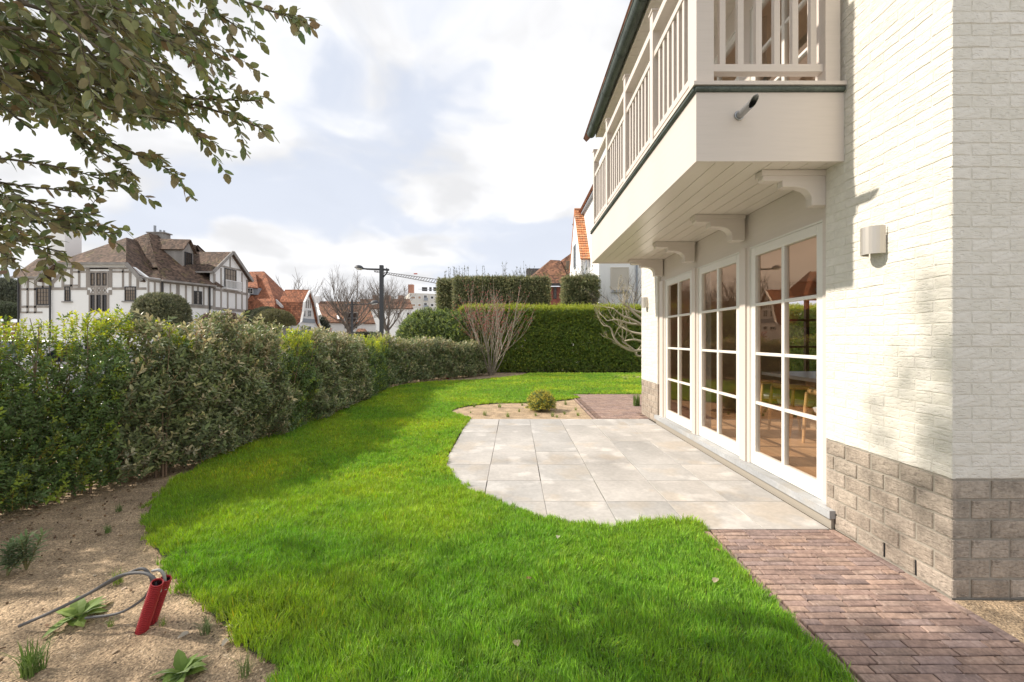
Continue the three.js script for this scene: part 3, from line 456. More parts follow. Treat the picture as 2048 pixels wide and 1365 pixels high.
// crop coordinates of the survey enlargement of the left houses
const K = 500 / 2048, k2 = (x, y) => [x * K, 430 + y * K], k3 = (x, y) => [460 + x * K, 430 + y * K];
function addWindow(parent, f, r, cols, rows, o = {}) {     // r: [u0, u1, y0, y1]
  let [u0, u1, y0, y1] = r; if (u0 > u1) [u0, u1] = [u1, u0]; if (y0 > y1) [y0, y1] = [y1, y0];
  const w = new THREE.Group(); w.name = 'window'; parent.add(w); const fw = o.fw ?? 0.07, b = new MB(), base = o.out ?? 0;
  f.box(b, u0, u0 + fw, y0, y1, base, base + 0.09); f.box(b, u1 - fw, u1, y0, y1, base, base + 0.09); f.box(b, u0 + fw, u1 - fw, y0, y0 + fw, base, base + 0.085); f.box(b, u0 + fw, u1 - fw, y1 - fw, y1, base, base + 0.085); b.build('frame', o.frame ?? sashBlack, w);
  const iw = (u1 - u0 - 2 * fw) / cols, ih = (y1 - y0 - 2 * fw) / rows, g = new MB(); f.box(g, u0 + fw, u1 - fw, y0 + fw, y1 - fw, base + 0.005, base + 0.03); g.build('pane', o.glass ?? darkGlass, w);
  if (cols > 1 || rows > 1) { const m = new MB(), bw = o.bar ?? 0.03; for (let i = 1; i < cols; i++) f.box(m, u0 + fw + iw * i - bw / 2, u0 + fw + iw * i + bw / 2, y0 + fw, y1 - fw, base + 0.03, base + 0.055); for (let j = 1; j < rows; j++) f.box(m, u0 + fw, u1 - fw, y0 + fw + ih * j - bw / 2, y0 + fw + ih * j + bw / 2, base + 0.03, base + 0.052); m.build('muntin', o.frame ?? sashBlack, w); }
  if (o.sill) { const s = new MB(); f.box(s, u0 - 0.2, u1 + 0.2, y0 - 0.12, y0 - 0.005, base, base + 0.16); s.build('sill', o.sill, w); }
  return w;
}
const rect = (f, x0, y0, x1, y1, kk = k2) => { const a = f.uv(...kk(x0, y0)), b = f.uv(...kk(x1, y1)); return [a[0], b[0], b[1], a[1]]; };
{ // half-timbered house
  const h = thing('half_timbered_house', 'white half-timbered house with brown tiled roofs and tall white chimney', 'house');
  const dF = 38, X = (cx, d) => (cx * K - VX) * d / F, A = V(X(420, dF), 0, -dF), B = V(X(1200, dF), 0, -dF), Cc = V(-31.1, 0, -43.1), Dd = V(-30.75, 0, -48.2), L0 = V(X(160, 40), 0, -40), L1 = V(X(412, 40), 0, -40);
  const fF = new Face(A, B), fM = new Face(B, Cc), fG = new Face(Cc, Dd), fL = new Face(L0, L1);
  const g0 = -0.1, eY = 7.15, rY = 11.5, mx = -38.2, tY = 8.3;
  // walls
  const w1 = new MB(); w1.plate([V(A.x, g0, -dF), V(B.x, g0, -dF), V(B.x, eY, -dF), V(mx + 3.25, tY, -dF), V(mx - 3.25, tY, -dF), V(A.x, eY, -dF)], 0.3); w1.build('front_wall', white, h);
  const w2 = new MB(); fM.box(w2, 0.02, fM.len, g0, eY, -0.3, 0); w2.build('side_wall', white, h);
  const gy = 8.5, ga = 10.85, gm = fG.len * 0.47; const w3 = new MB(); w3.plate([fG.P(0.02, g0), fG.P(fG.len, g0), fG.P(fG.len, gy), fG.P(gm, ga), fG.P(0.02, gy)], 0.3); w3.build('gable_wall', white, h);
  const w4 = new MB(); fL.box(w4, 0, fL.len, g0, 7.45, -0.3, 0); w4.box(L0.x, L0.x + 0.3, g0, 7.45, -46, -40.31); w4.build('wing_wall', white, h);
  new MB().box(-44, -31.6, g0, 7, -52, -48.5).build('rear_wall', white, h);
  // roofs
  const pk = V(mx, rY, -41.2), bk = V(mx, rY, -50), ov = 0.45;
  const le = [V(mx - 4.75, 6.75, -dF + ov), V(mx - 4.75, 6.75, -50)], re = [V(mx + 4.75, 6.75, -dF + ov), V(mx + 4.75, 6.75, -46)], tl = V(mx - 3.35, tY, -dF + ov), tr = V(mx + 3.35, tY, -dF + ov);
  new MB().plate([tl, tr, pk], 0.12).plate([tr, re[0], re[1], bk, pk], 0.12).plate([le[0], tl, pk, bk, le[1]], 0.12).build('wing_roof', roofBrown, h);
  const R1 = at(296, 466, 42), R2 = at(393, 491, 46.1), mN = fM.n, eo = (u, y, o) => fM.P(u, y, o);
  const e1 = eo(0.95, 6.95, 0.45), e2 = eo(fM.len + 0.1, 6.95, 0.45), q1 = at(322, 535, 40.2), q0 = at(286, 535, 40.2), H2 = at(405, 503, 47.2);
  new MB().plate([q1, e1, e2, H2, R2, R1], 0.12).plate([at(264, 479, 42.6), q0, q1, R1], 0.12).plate([R1, R2, V(-41, 7.2, -54), V(-44, 7.2, -48)], 0.12).plate([R2, H2, e2, V(-33, 7.2, -52)], 0.12).build('main_roof', roofBrown, h);
  const ap = fG.P(gm, ga + 0.12, 0.4), apB = ap.clone().add(V(-4.4, 0, 0.1)), f0 = fG.P(-0.35, gy - 0.15, 0.4), f0b = f0.clone().add(V(-2.6, 0, 0)), f1 = fG.P(fG.len + 0.4, gy - 0.3, 0.4), f1b = f1.clone().add(V(-4, 0, 0));
  new MB().plate([f0b, f0, ap, apB], 0.12).plate([f1, f1b, apB, ap], 0.12).build('gable_roof', roofBrown, h);
  new MB().plate([at(21, 554, 39.6), at(104, 554, 39.6), at(104, 503, 43), at(86, 509, 43)], 0.12).plate([at(21, 554, 39.6), at(86, 509, 43), V(-48.5, 7, -47)], 0.12).build('low_roof', roofBrown, h);
  new MB().plate([at(277, 553, 37.6), at(330, 562, 39.2), at(322, 536, 41), at(286, 536, 41)], 0.1).build('lean_to_roof', roofBrown, h);
  // eaves boards and gutters
  const ev = new MB(); ev.beam(tl, tr, 0.14, 0.2).beam(tl, le[0], 0.12, 0.3).beam(tr, re[0], 0.12, 0.3); ev.build('verge_board', greyPaint, h);
  const ev2 = new MB(); ev2.beam(e1, e2, 0.18, 0.16).beam(at(277, 554, 37.5), at(331, 563, 39.1), 0.16, 0.16).beam(at(21, 555, 39.5), at(104, 555, 39.5), 0.16, 0.16); ev2.build('gutter', greyPaint, h);
  const ev3 = new MB(); ev3.beam(f0, ap, 0.1, 0.3).beam(ap, f1, 0.1, 0.3).beam(f0b, f0, 0.14, 0.16); ev3.build('verge_board', greyPaint, h);
  const pp = new MB(); for (const [f, c, y0] of [[fF, 422, 6.9], [fM, 1710, 6.9], [fL, 163, 7.3], [fM, 1320, 6.9]]) { const u = f.uv(...k2(c, 700))[0]; pp.tube([f.P(u, g0, 0.15), f.P(u, y0, 0.15)], 0.07, 6); } pp.build('downpipe', sashBlack, h);
  // chimneys
  const c1 = new MB().box(-44.35, -43.0, g0, 12.35, -41.6, -40.05); c1.build('chimney', white, h); const c1c = new MB().box(-44.45, -42.9, 12.352, 12.5, -41.7, -39.95); c1c.build('chimney_cap', greyPaint, h);
  new MB().plate([V(-45.6, g0, -39.9), V(-43.4, g0, -39.9), V(-43.4, 5, -39.9), V(-44.2, 4.0, -39.9), V(-45.2, 2.4, -39.9)], 0.5).build('buttress', white, h);
  const cp = at(318, 470, 43.2), c2 = new MB().box(cp.x - 0.8, cp.x + 0.75, cp.y - 1.2, cp.y + 0.1, cp.z - 0.5, cp.z + 0.4).box(cp.x - 0.95, cp.x + 0.9, cp.y + 0.102, cp.y + 0.2, cp.z - 0.6, cp.z + 0.5); c2.build('chimney', greyPaint, h);
  const pots = new MB(); for (const [o, hh, r] of [[-0.45, 0.75, 0.12], [0.12, 0.3, 0.1], [0.5, 0.25, 0.1]]) pots.tube([V(cp.x + o, cp.y + 0.2, cp.z), V(cp.x + o, cp.y + 0.2 + hh, cp.z)], r, 8); pots.build('chimney_pot', lead, h);
  // timber frame, each beam a part
  const T = (f, x0, y0, x1, y1) => { const r = rect(f, x0, y0, x1, y1), b = new MB(); f.box(b, r[0], r[1], r[2], r[3], 0, 0.05); b.build('timber', timber, h); };
  const Td = (f, x0, y0, x1, y1, w) => { const b = new MB(); f.bar(b, f.uv(...k2(x0, y0)), f.uv(...k2(x1, y1)), w, 0, 0.048); b.build('timber', timber, h); };
  for (const [a, b] of [[505, 524], [576, 594], [640, 656], [705, 735], [895, 918], [1000, 1014], [1056, 1074], [1118, 1136]]) T(fF, a, a < 530 ? 470 : a > 1100 ? 490 : 448, b, 594);
  T(fF, 530, 432, 1070, 447); T(fF, 415, 595, 714, 616); T(fF, 918, 595, 1198, 614); T(fF, 594, 460, 705, 476); T(fF, 918, 458, 1056, 474); T(fF, 415, 552, 440, 594); T(fF, 522, 572, 640, 588);
  Td(fF, 425, 560, 535, 445, 0.32); Td(fF, 1066, 440, 1165, 522, 0.32);
  T(fF, 714, 616, 735, 655); T(fF, 890, 616, 916, 655); T(fF, 735, 436, 890, 445); T(fF, 735, 462, 890, 476); T(fF, 735, 580, 890, 597); T(fF, 735, 640, 890, 656); T(fF, 728, 656, 746, 790); T(fF, 875, 656, 893, 790); T(fF, 725, 790, 897, 798);
  for (const [a, b] of [[776, 794], [826, 843]]) { T(fF, a, 476, b, 580); T(fF, a, 656, b, 790); T(fF, a, 597, b, 640); }
  T(fF, 735, 476, 745, 580); T(fF, 874, 476, 890, 580);
  for (const a of [745, 794, 843]) { Td(fF, a + 3, 600, a + 29, 638, 0.1); Td(fF, a + 29, 600, a + 3, 638, 0.09); }
  for (const a of [745, 794, 843]) { addWindow(h, fF, rect(fF, a, 477, a + 31, 579), 1, 2, { fw: 0.05, glass: warmGlass }); addWindow(h, fF, rect(fF, a, 657, a + 31, 789), 1, 3, { fw: 0.05 }); }
  addWindow(h, fF, rect(fF, 532, 588, 576, 708), 2, 4, { sill: greyPaint, glass: warmGlass }); addWindow(h, fF, rect(fF, 1024, 588, 1114, 706), 4, 4, { sill: greyPaint, glass: warmGlass }); addWindow(h, fF, rect(fF, 770, 852, 900, 980), 2, 2, { frame: greyPaint });
  for (const [a, b] of [[158, 172], [218, 234], [280, 298], [345, 360]]) T(fL, a, 530, b, a > 299 ? 598 : 805);
  T(fL, 158, 515, 412, 531); T(fL, 172, 602, 298, 618); T(fL, 172, 745, 412, 762); T(fL, 172, 793, 345, 806); T(fL, 298, 582, 412, 597); addWindow(h, fL, rect(fL, 300, 598, 410, 741), 4, 4, { glass: warmGlass, fw: 0.1 });
  for (const [a, b] of [[1206, 1220], [1258, 1272], [1306, 1338], [1388, 1398], [1440, 1468], [1513, 1527], [1568, 1584], [1612, 1625], [1660, 1672], [1700, 1722]]) { const ra = fM.uv(...k2(a, 600)), rb = fM.uv(...k2(b, 600)), s = new MB(); fM.box(s, ra[0], rb[0], 4.95, 6.75, 0, 0.05); s.build('timber', timber, h); }
  { const s = new MB(); fM.box(s, 0.05, fM.len - 0.02, 4.62, 4.948, 0, 0.06); s.build('timber', timber, h); const s2 = new MB(); fM.box(s2, 0.05, fM.len - 0.02, 6.752, 6.95, 0, 0.06); s2.build('timber', timber, h); }
  addWindow(h, fM, rect(fM, 1583, 622, 1650, 736), 4, 4, { sill: greyPaint });
  const Tg = (u0, u1, y0, y1) => { const s = new MB(); fG.box(s, u0, u1, y0, y1, 0, 0.05); s.build('timber', timber, h); };
  Tg(0.05, fG.len - 0.02, 4.55, 4.85); Tg(0.05, fG.len, 6.55, 6.8); Tg(0.05, 0.35, 4.85, 8.3); Tg(fG.len - 0.25, fG.len, 4.85, 8.3); for (const q of [0.22, 0.40, 0.64, 0.82]) { const u = fG.len * q; Tg(u - 0.09, u + 0.09, 4.852, 6.55); if (q < 0.3 || q > 0.7) Tg(u - 0.09, u + 0.09, 6.8, 9.0); } Tg(fG.len * 0.2, fG.len * 0.83, 9.15, 9.32); Tg(gm - 0.08, gm + 0.08, 9.32, 10.5);
  addWindow(h, fG, [fG.len * 0.31, fG.len * 0.64, 7.1, 9.1], 4, 3, { glass: warmGlass }); addWindow(h, fG, [fG.len * 0.31, fG.len * 0.62, 2.5, 4.4], 4, 4, { sill: greyPaint });
  const rl = new THREE.Group(); rl.name = 'window_balcony'; h.add(rl); const rb = new MB(); fG.box(rb, fG.len * 0.27, fG.len * 0.72, 7.75, 7.83, 0.3, 0.42); fG.box(rb, fG.len * 0.27, fG.len * 0.72, 6.85, 6.95, 0.06, 0.42); for (let q = 0; q <= 12; q++) { const u = fG.len * (0.275 + 0.44 * q / 12); fG.box(rb, u - 0.03, u + 0.03, 6.951, 7.749, 0.33, 0.39); } rb.build('railing', whitePaint, rl);
  // dormer
  const fD = new Face(at(364.5, 560, 42.0), at(386, 560, 43.6)), dm = new THREE.Group(); dm.name = 'dormer'; h.add(dm); const wl = new MB(), dl = fD.len, db = 9.0, dt = 10.55, dA = 11.5;
  wl.plate([fD.P(0, 7.9), fD.P(dl, 7.9), fD.P(dl, dt), fD.P(dl / 2, dA), fD.P(0, dt)], 0.15); wl.plate([fD.P(0, 7.9, -2.6), fD.P(0, 7.9, -0.16), fD.P(0, dt, -0.16), fD.P(0, dt, -2.6)], 0.1); wl.build('cheek', greyPaint, dm);
  new MB().plate([fD.P(-0.2, dt - 0.15, 0.25), fD.P(dl / 2, dA + 0.12, 0.25), fD.P(dl / 2, dA + 0.12, -3.4), fD.P(-0.2, dt - 0.15, -3.0)].reverse(), 0.1).plate([fD.P(dl / 2, dA + 0.12, 0.25), fD.P(dl + 0.2, dt - 0.15, 0.25), fD.P(dl + 0.2, dt - 0.15, -3), fD.P(dl / 2, dA + 0.12, -3.4)].reverse(), 0.1).build('dormer_roof', roofBrown, dm);
  addWindow(dm, fD, [dl * 0.18, dl * 0.82, 8.35, 10.35], 3, 4, { out: 0.005 });
  rebase(h, -38, 0, -44);
}
{ // red roofed house with a bell-shaped gable
  const h = thing('red_roofed_house', 'white house with bright red pantile hipped roof and curved front gable', 'house');
  const p = (x, y, d) => at(...k3(x, y), d);
  const r0 = p(160, 465, 53), r1 = p(278, 463, 53), e0 = p(20, 700, 49.5), e1 = p(365, 700, 49.5), bk = p(520, 700, 58), le = p(-160, 700, 54);
  new MB().plate([e0, e1, r1, r0], 0.15).plate([e1, bk, r1], 0.15).plate([le, e0, r0], 0.15).plate([r0, r1, bk, le], 0.15).build('upper_roof', roofRed, h);
  const s0 = p(20, 785, 48.6), s1 = p(365, 785, 48.6), s2 = p(540, 905, 54);
  new MB().plate([s0, s1, e1, e0], 0.15).plate([s1, s2, bk, e1], 0.15).build('lower_roof', roofRed, h);
  const dx = new MB(), d0 = p(100, 590, 49.8), d1 = p(228, 598, 49.8); dx.plate([d0, d1, p(208, 485, 52), p(150, 485, 52)], 0.1).plate([d1, p(240, 600, 51.5), p(215, 490, 53), p(208, 485, 52)], 0.1); dx.build('dormer_roof', roofRed, h);
  new MB().plate([p(105, 655, 50), p(225, 655, 50), p(225, 598, 50), p(105, 592, 50)], 0.8).build('dormer_wall', lead, h);
  { const f = new Face(p(105, 650, 49.95), p(225, 650, 49.95)); addWindow(h, f, rect(f, 118, 602, 190, 648, k3), 3, 2, { frame: whitePaint, fw: 0.06 }); }
  // walls
  const wl = new MB(), b0 = p(20, 1000, 49.5), b1 = p(372, 1000, 49.5), b2 = p(530, 1000, 55); for (const q of [b0, b1, b2]) q.y = -0.1; const up = (q, y) => V(q.x, y, q.z); wl.plate([b0, b1, up(b1, 4.0), up(b0, 4.0)], 0.3).plate([b1, b2, up(b2, 4.0), up(b1, 4.0)], 0.3).build('wall', white, h);
  // gable wing, its bell-shaped gable turned towards the street
  const fg = new Face(p(572, 900, 50), p(722, 935, 54)), uv = (x, y) => fg.uv(...k3(x, y));
  const left = [[538, 906], [562, 872], [577, 800], [586, 720], [632, 622]].map(([x, y]) => uv(x, y)), right = [[632, 622], [668, 720], [686, 800], [702, 880], [728, 932]].map(([x, y]) => uv(x, y));
  const wp = new MB(), floorY = -0.1; for (const L of [left, right]) for (let i = 0; i < 4; i++) wp.plate([fg.P(L[i][0], floorY), fg.P(L[i + 1][0], floorY), fg.P(L[i + 1][0], L[i + 1][1]), fg.P(L[i][0], L[i][1])], 0.25); wp.build('gable_wall', white, h);
  const bw = new MB(), vb = new MB(), back = V(-2.9, 0, 0.2); for (const L of [left, right]) for (let i = 0; i < 4; i++) { const A = fg.P(L[i][0], L[i][1] + 0.12, 0.3), B = fg.P(L[i + 1][0], L[i + 1][1] + 0.12, 0.3); bw.plate([A, B, B.clone().add(back), A.clone().add(back)], 0.12); vb.beam(fg.P(L[i][0], L[i][1] + 0.03, 0.33), fg.P(L[i + 1][0], L[i + 1][1] + 0.03, 0.33), 0.14, 0.24, fg.n); } bw.build('gable_roof', roofRed, h); vb.build('verge_board', whitePaint, h);
  const slate = new MB(); fg.box(slate, ...rect(fg, 570, 846, 690, 888, k3), 0.01, 0.1); slate.build('slate_apron', lead, h);
  addWindow(h, fg, rect(fg, 578, 778, 613, 838, k3), 2, 4, { frame: whitePaint, out: 0.02 }); addWindow(h, fg, rect(fg, 628, 778, 661, 838, k3), 2, 4, { frame: whitePaint, out: 0.02 }); addWindow(h, fg, rect(fg, 576, 912, 613, 944, k3), 2, 2, { frame: whitePaint, out: 0.02 }); addWindow(h, fg, rect(fg, 632, 910, 658, 944, k3), 1, 1, { frame: whitePaint, out: 0.02 });
  for (const x of [596, 611, 626, 641, 656]) { const r = rect(fg, x - 3, x === 626 ? 660 : 700, x + 3, 765, k3), b = new MB(); fg.box(b, ...r, 0, 0.05); b.build('timber', timber, h); }
  { const f = new Face(p(372, 900, 49.6), p(515, 900, 54.2)); addWindow(h, f, rect(f, 405, 762, 466, 800, k3), 4, 2, { frame: whitePaint, out: 0.3 }); const b = new MB(); b.beam(p(372, 700, 50), p(428, 755, 50), 0.2, 0.3).beam(p(445, 705, 52), p(495, 765, 52), 0.2, 0.3).beam(p(428, 756, 50), p(495, 766, 52), 0.2, 0.2); b.build('dormer_trim', whitePaint, h); }
  rebase(h, -28, 0, -52);
}
{ // low white house with a rust roof
  const h = thing('low_white_house', 'low white house with a wide rust tiled roof and skylight behind the bare trees', 'house'), p = (x, y, d) => at(...k3(x, y), d);
  const e0 = p(772, 878, 60), e1 = p(1190, 888, 60), r0 = p(702, 707, 65), r1 = p(1128, 712, 65);
  new MB().plate([e0, e1, r1, r0], 0.15).build('roof', roofRust, h);
  const b0 = V(e0.x, -0.1, -60.3), b1 = V(e1.x, -0.1, -60.3), gl = V(r0.x - 1.2, -0.1, -66); new MB().plate([b0, b1, V(b1.x, e1.y - 0.1, -60.3), V(b0.x, e0.y - 0.1, -60.3)], 0.3).plate([gl, V(e0.x - 0.1, -0.1, -60.2), V(e0.x - 0.1, e0.y, -60.2), V(r0.x - 0.1, r0.y + 0.15, -65), V(gl.x, e0.y + 2, -66.5)], 0.2).build('wall', white, h);
  const c = p(690, 690, 64.8); new MB().box(c.x - 0.6, c.x + 0.9, c.y - 3, c.y + 0.4, -65.4, -64.4).build('chimney', white, h);
  const s0 = p(872, 826, 61.3); new MB().plate([p(880, 858, 60.2), p(905, 858, 60.2), p(897, 828, 61.1), p(872, 828, 61.1)], 0.12).build('skylight', whitePaint, h).position.y = 0.1;
  new MB().plate([p(1028, 958, 58), p(1128, 960, 58), p(1105, 932, 59), p(1048, 932, 59)], 0.12).build('porch_roof', roofRust, h);
  { const f = new Face(b0, b1); addWindow(h, f, rect(f, 935, 800, 1048, 935, k3), 2, 3, { frame: whitePaint, out: 0.02 }); }
  rebase(h, e0.x, 0, -62);
}
{ // far roofs
  const h = thing('far_row_house', 'long low house with brown roof beyond the bare trees', 'house'), p = (x, y, d) => at(...k3(x, y), d);
  new MB().plate([p(1100, 765, 84), p(1500, 765, 84), p(1470, 688, 90), p(1060, 690, 90)], 0.2).build('roof', roofRust, h); const a = p(1100, 765, 84.4), b = p(1520, 765, 84.4); new MB().box(a.x, b.x, -0.1, a.y - 0.05, -90, -84.4).build('wall', white, h);
  for (const x of [1190, 1290, 1400]) { const c = p(x, 700, 87); new MB().box(c.x - 0.5, c.x + 0.5, c.y - 2, c.y + 1, -87.6, -86.6).build('chimney', mat(C(0.4, 0.22, 0.15), 0.9), h); }
  { const f = new Face(V(a.x, 0, -84.4), V(b.x, 0, -84.4)); for (const x of [1140, 1220, 1300, 1380, 1460]) addWindow(h, f, rect(f, x - 12, 800, x + 12, 845, k3), 1, 2, { frame: whitePaint, out: 0.02 }); }
  rebase(h, a.x, 0, -86);
}
{ // apartment block
  const h = thing('apartment_block', 'cream apartment block with balconies far behind the clipped hedges', 'building'), d = 95, p = (x, y) => at(...k3(x, y), d);
  const a = p(1470, 640), b = p(1760, 620), f = new Face(V(a.x, 0, -d), V(b.x, 0, -d - 3)), cream = mat(C(0.70, 0.67, 0.61), 0.85), tan = mat(C(0.42, 0.28, 0.18), 0.8);
  const bd = new MB(); f.box(bd, 0, f.len, -0.1, a.y, -14, 0); bd.build('wall', cream, h); const pb = new MB(); f.box(pb, 9.5, f.len, a.y + 0.01, p(1560, 570).y, -12, -2); pb.build('penthouse', cream, h);
  for (const y of [665, 727, 790, 850, 910]) { addWindow(h, f, rect(f, 1478, y, 1520, y + 28, k3), 2, 1, { frame: whitePaint, glass: tan, fw: 0.15 }); addWindow(h, f, rect(f, 1537, y - 2, 1566, y + 28, k3), 1, 1, { frame: whitePaint, glass: tan, fw: 0.15 }); addWindow(h, f, rect(f, 1584, y - 10, 1616, y + 40, k3), 2, 1, { frame: whitePaint, fw: 0.15 }); const r = rect(f, 1584, y + 15, 1618, y + 40, k3), q = new MB(); f.box(q, ...r, 0.6, 0.8); q.build('balcony_front', lead, h); addWindow(h, f, rect(f, 1640, y - 2, 1670, y + 28, k3), 1, 1, { frame: whitePaint, fw: 0.15 }); }
  for (const [x0, x1] of [[1572, 1616], [1632, 1652], [1665, 1690]]) { const f2 = new Face(f.P(9.5, 0, -1.98), f.P(f.len, 0, -1.98)); addWindow(h, f2, rect(f2, x0, 592, x1, 626, k3), 2, 1, { fw: 0.15 }); }
  const rail = new MB(); rail.beam(f.P(2, a.y + 1, -0.5), f.P(9.4, a.y + 1, -0.5), 0.08, 0.08); for (let u = 2; u < 9.5; u += 1.2) rail.beam(f.P(u, a.y, -0.5), f.P(u, a.y + 1, -0.5), 0.06, 0.06); rail.build('roof_railing', lead, h);
  const ch = f.P(f.len - 7.5, p(1690, 545).y, -6); new MB().box(ch.x - 0.6, ch.x + 0.6, ch.y - 3.5, ch.y, ch.z - 0.6, ch.z + 0.6).build('chimney', mat(C(0.4, 0.2, 0.14), 0.9), h);
  rebase(h, a.x, 0, -d);
}
{ // crane behind the roofs: a lattice jib on its mast
  const t = thing('tower_crane', 'dark lattice tower crane with sloping jib above the far roofs', 'crane'), m = mat(C(0.12, 0.12, 0.13), 0.7), a = at(748, 544, 130), b = at(900, 572, 116), j = new MB(), n = 30, up = V(0, 1.3, 0);
  for (let i = 0; i < n; i++) { const p = a.clone().lerp(b, i / n), q = a.clone().lerp(b, (i + 1) / n), u = up.clone().multiplyScalar(0.25 + 0.75 * i / n), w = up.clone().multiplyScalar(0.25 + 0.75 * (i + 1) / n); j.beam(p, q, 0.22, 0.22).beam(p.clone().add(u), q.clone().add(w), 0.2, 0.2).beam(p, q.clone().add(w), 0.12, 0.12).beam(p.clone().add(u), p, 0.1, 0.1); } j.build('jib', m, t);
  const ms = new MB().beam(V(b.x, -0.1, b.z), b.clone().add(V(0, 5, 0)), 1.4, 1.4); ms.build('mast', m, t); const tr = at(831, 561, 122); new MB().beam(tr, tr.clone().add(V(0, 1.9, 0)), 0.55, 0.55).beam(tr.clone().add(V(-0.5, 1.9, 0)), tr.clone().add(V(0.5, 1.9, 0)), 0.3, 0.3).build('trolley', mat(C(0.5, 0.1, 0.07), 0.6), t); rebase(t, b.x, 0, b.z);
}
{ // neighbouring white house to the side of the tall hedge
  const h = thing('neighbour_house', 'white brick house with steep orange tiled roof and closed roller shutter', 'house'), orange = [C(0.60, 0.26, 0.12), C(0.52, 0.22, 0.11), C(0.64, 0.33, 0.17), C(0.45, 0.25, 0.15)].map((c) => mat(c, 0.8, { bumpMap: tFine, bumpScale: 0.004 }));
  new MB().box(5.0, 16, -0.1, 10.6, -34, -25).build('wall', white, h);
  const cr = new MB(); for (let y = 0.1, r = 0; y < 8.6; y += 0.09, r++) for (let x = 5.02 + (r % 2) * 0.12; x < 10; x += 0.25) cr.box(x, x + 0.235, y, y + 0.078, -25, -24.988); cr.build('brickwork', white, h).userData.kind = 'stuff';
  new MB().plate([V(4.4, -0.1, -28), V(5.0, -0.1, -28), V(5.0, 6.9, -28), V(4.4, 6.9, -28)], 0.25).plate([V(4.4, -0.1, -33.6), V(4.4, -0.1, -28.26), V(4.4, 7.2, -28.26), V(4.4, 10.85, -30.8), V(4.4, 6.95, -33.6)], 0.25).build('wing_wall', white, h);
  new MB().plate([V(4.35, 6.9, -27.85), V(5.0, 6.9, -27.85), V(5.0, 11.0, -30.8), V(4.35, 11.0, -30.8)], 0.1).plate([V(4.35, 11.0, -30.8), V(5.0, 11.0, -30.8), V(5.0, 6.9, -33.7), V(4.35, 6.9, -33.7)], 0.1).build('wing_roof', orange[1], h);
  const tb = orange.map(() => new MB()); for (let r = 0; r < 21; r++) for (let c = 0; c < 4; c++) { const t0 = r / 21, t1 = (r + 1.15) / 21, q = (t, x, o) => V(x, mix(6.86, 11.0, t) + 0.57 * o, mix(-27.8, -30.8, t) + 0.82 * o), x = 4.33 + c * 0.165; tb[Math.floor(rnd() * 4)].hull8([q(t0, x + 0.005, 0.0), q(t0, x + 0.16, 0.0), q(t1, x + 0.16, 0.0), q(t1, x + 0.005, 0.0), q(t0, x + 0.005, 0.075), q(t0, x + 0.16, 0.075), q(t1, x + 0.16, 0.02), q(t1, x + 0.005, 0.02)]); } const tl = new THREE.Group(); tl.name = 'roof_tile'; tl.userData.kind = 'stuff'; h.add(tl); tb.forEach((b, i) => b.build('roof_tile', orange[i], tl));
  new MB().tube([V(4.36, 11.06, -30.8), V(5, 11.06, -30.8)], 0.1, 6).build('ridge', orange[3], h);
  new MB().beam(V(4.9, 10.68, -34), V(4.9, 10.68, -24.9), 0.22, 0.18).build('gutter', lead, h);
  new MB().plate([V(4.75, 10.7, -24.8), V(8.5, 15.5, -24.8), V(8.5, 15.5, -34), V(4.75, 10.7, -34)].reverse(), 0.15).build('roof', roofRed, h);
  const f = new Face(V(5, 0, -25), V(16, 0, -25)); const sh = new THREE.Group(); sh.name = 'roller_shutter'; h.add(sh); const r = (() => { const a = f.uv(1223, 537), b = f.uv(1255.5, 580); return [a[0], b[0], b[1], a[1]]; })(); const sm = mat(C(0.60, 0.55, 0.47), 0.6); const n = 16; for (let i = 0; i < n; i++) { const b = new MB(), y = r[2] + (r[3] - r[2]) * i / n; f.box(b, r[0], r[1], y + 0.006, y + (r[3] - r[2]) / n, 0.02, 0.045); b.build('slat', sm, sh); } const fr = new MB(); f.box(fr, r[0] - 0.05, r[1] + 0.05, r[2] - 0.17, r[2] - 0.03, 0, 0.16); fr.build('sill', M.stone, sh); const gd = new MB(); f.box(gd, r[0] - 0.06, r[0], r[2], r[3] + 0.06, 0, 0.06); f.box(gd, r[1], r[1] + 0.06, r[2], r[3] + 0.06, 0, 0.06); f.box(gd, r[0], r[1], r[3] + 0.001, r[3] + 0.06, 0, 0.06); gd.build('frame', sm, sh);
  const pu = f.uv(1273, 600)[0]; new MB().tube([f.P(pu, -0.1, 0.09), f.P(pu, 8.6, 0.09)], 0.06, 8).tube([V(4.55, 2, -27.85), V(4.55, 5.6, -27.85), V(4.72, 6.3, -27.8), V(4.72, 6.75, -27.75)], 0.06, 8).build('downpipe', lead, h);
  { const fw = new Face(V(4.4, 0, -33.6), V(4.4, 0, -28)); addWindow(h, fw, [2.6, 3.4, 6.7, 8.4], 1, 1, { frame: lead, fw: 0.08 }); }
  rebase(h, 5, 0, -25);
}
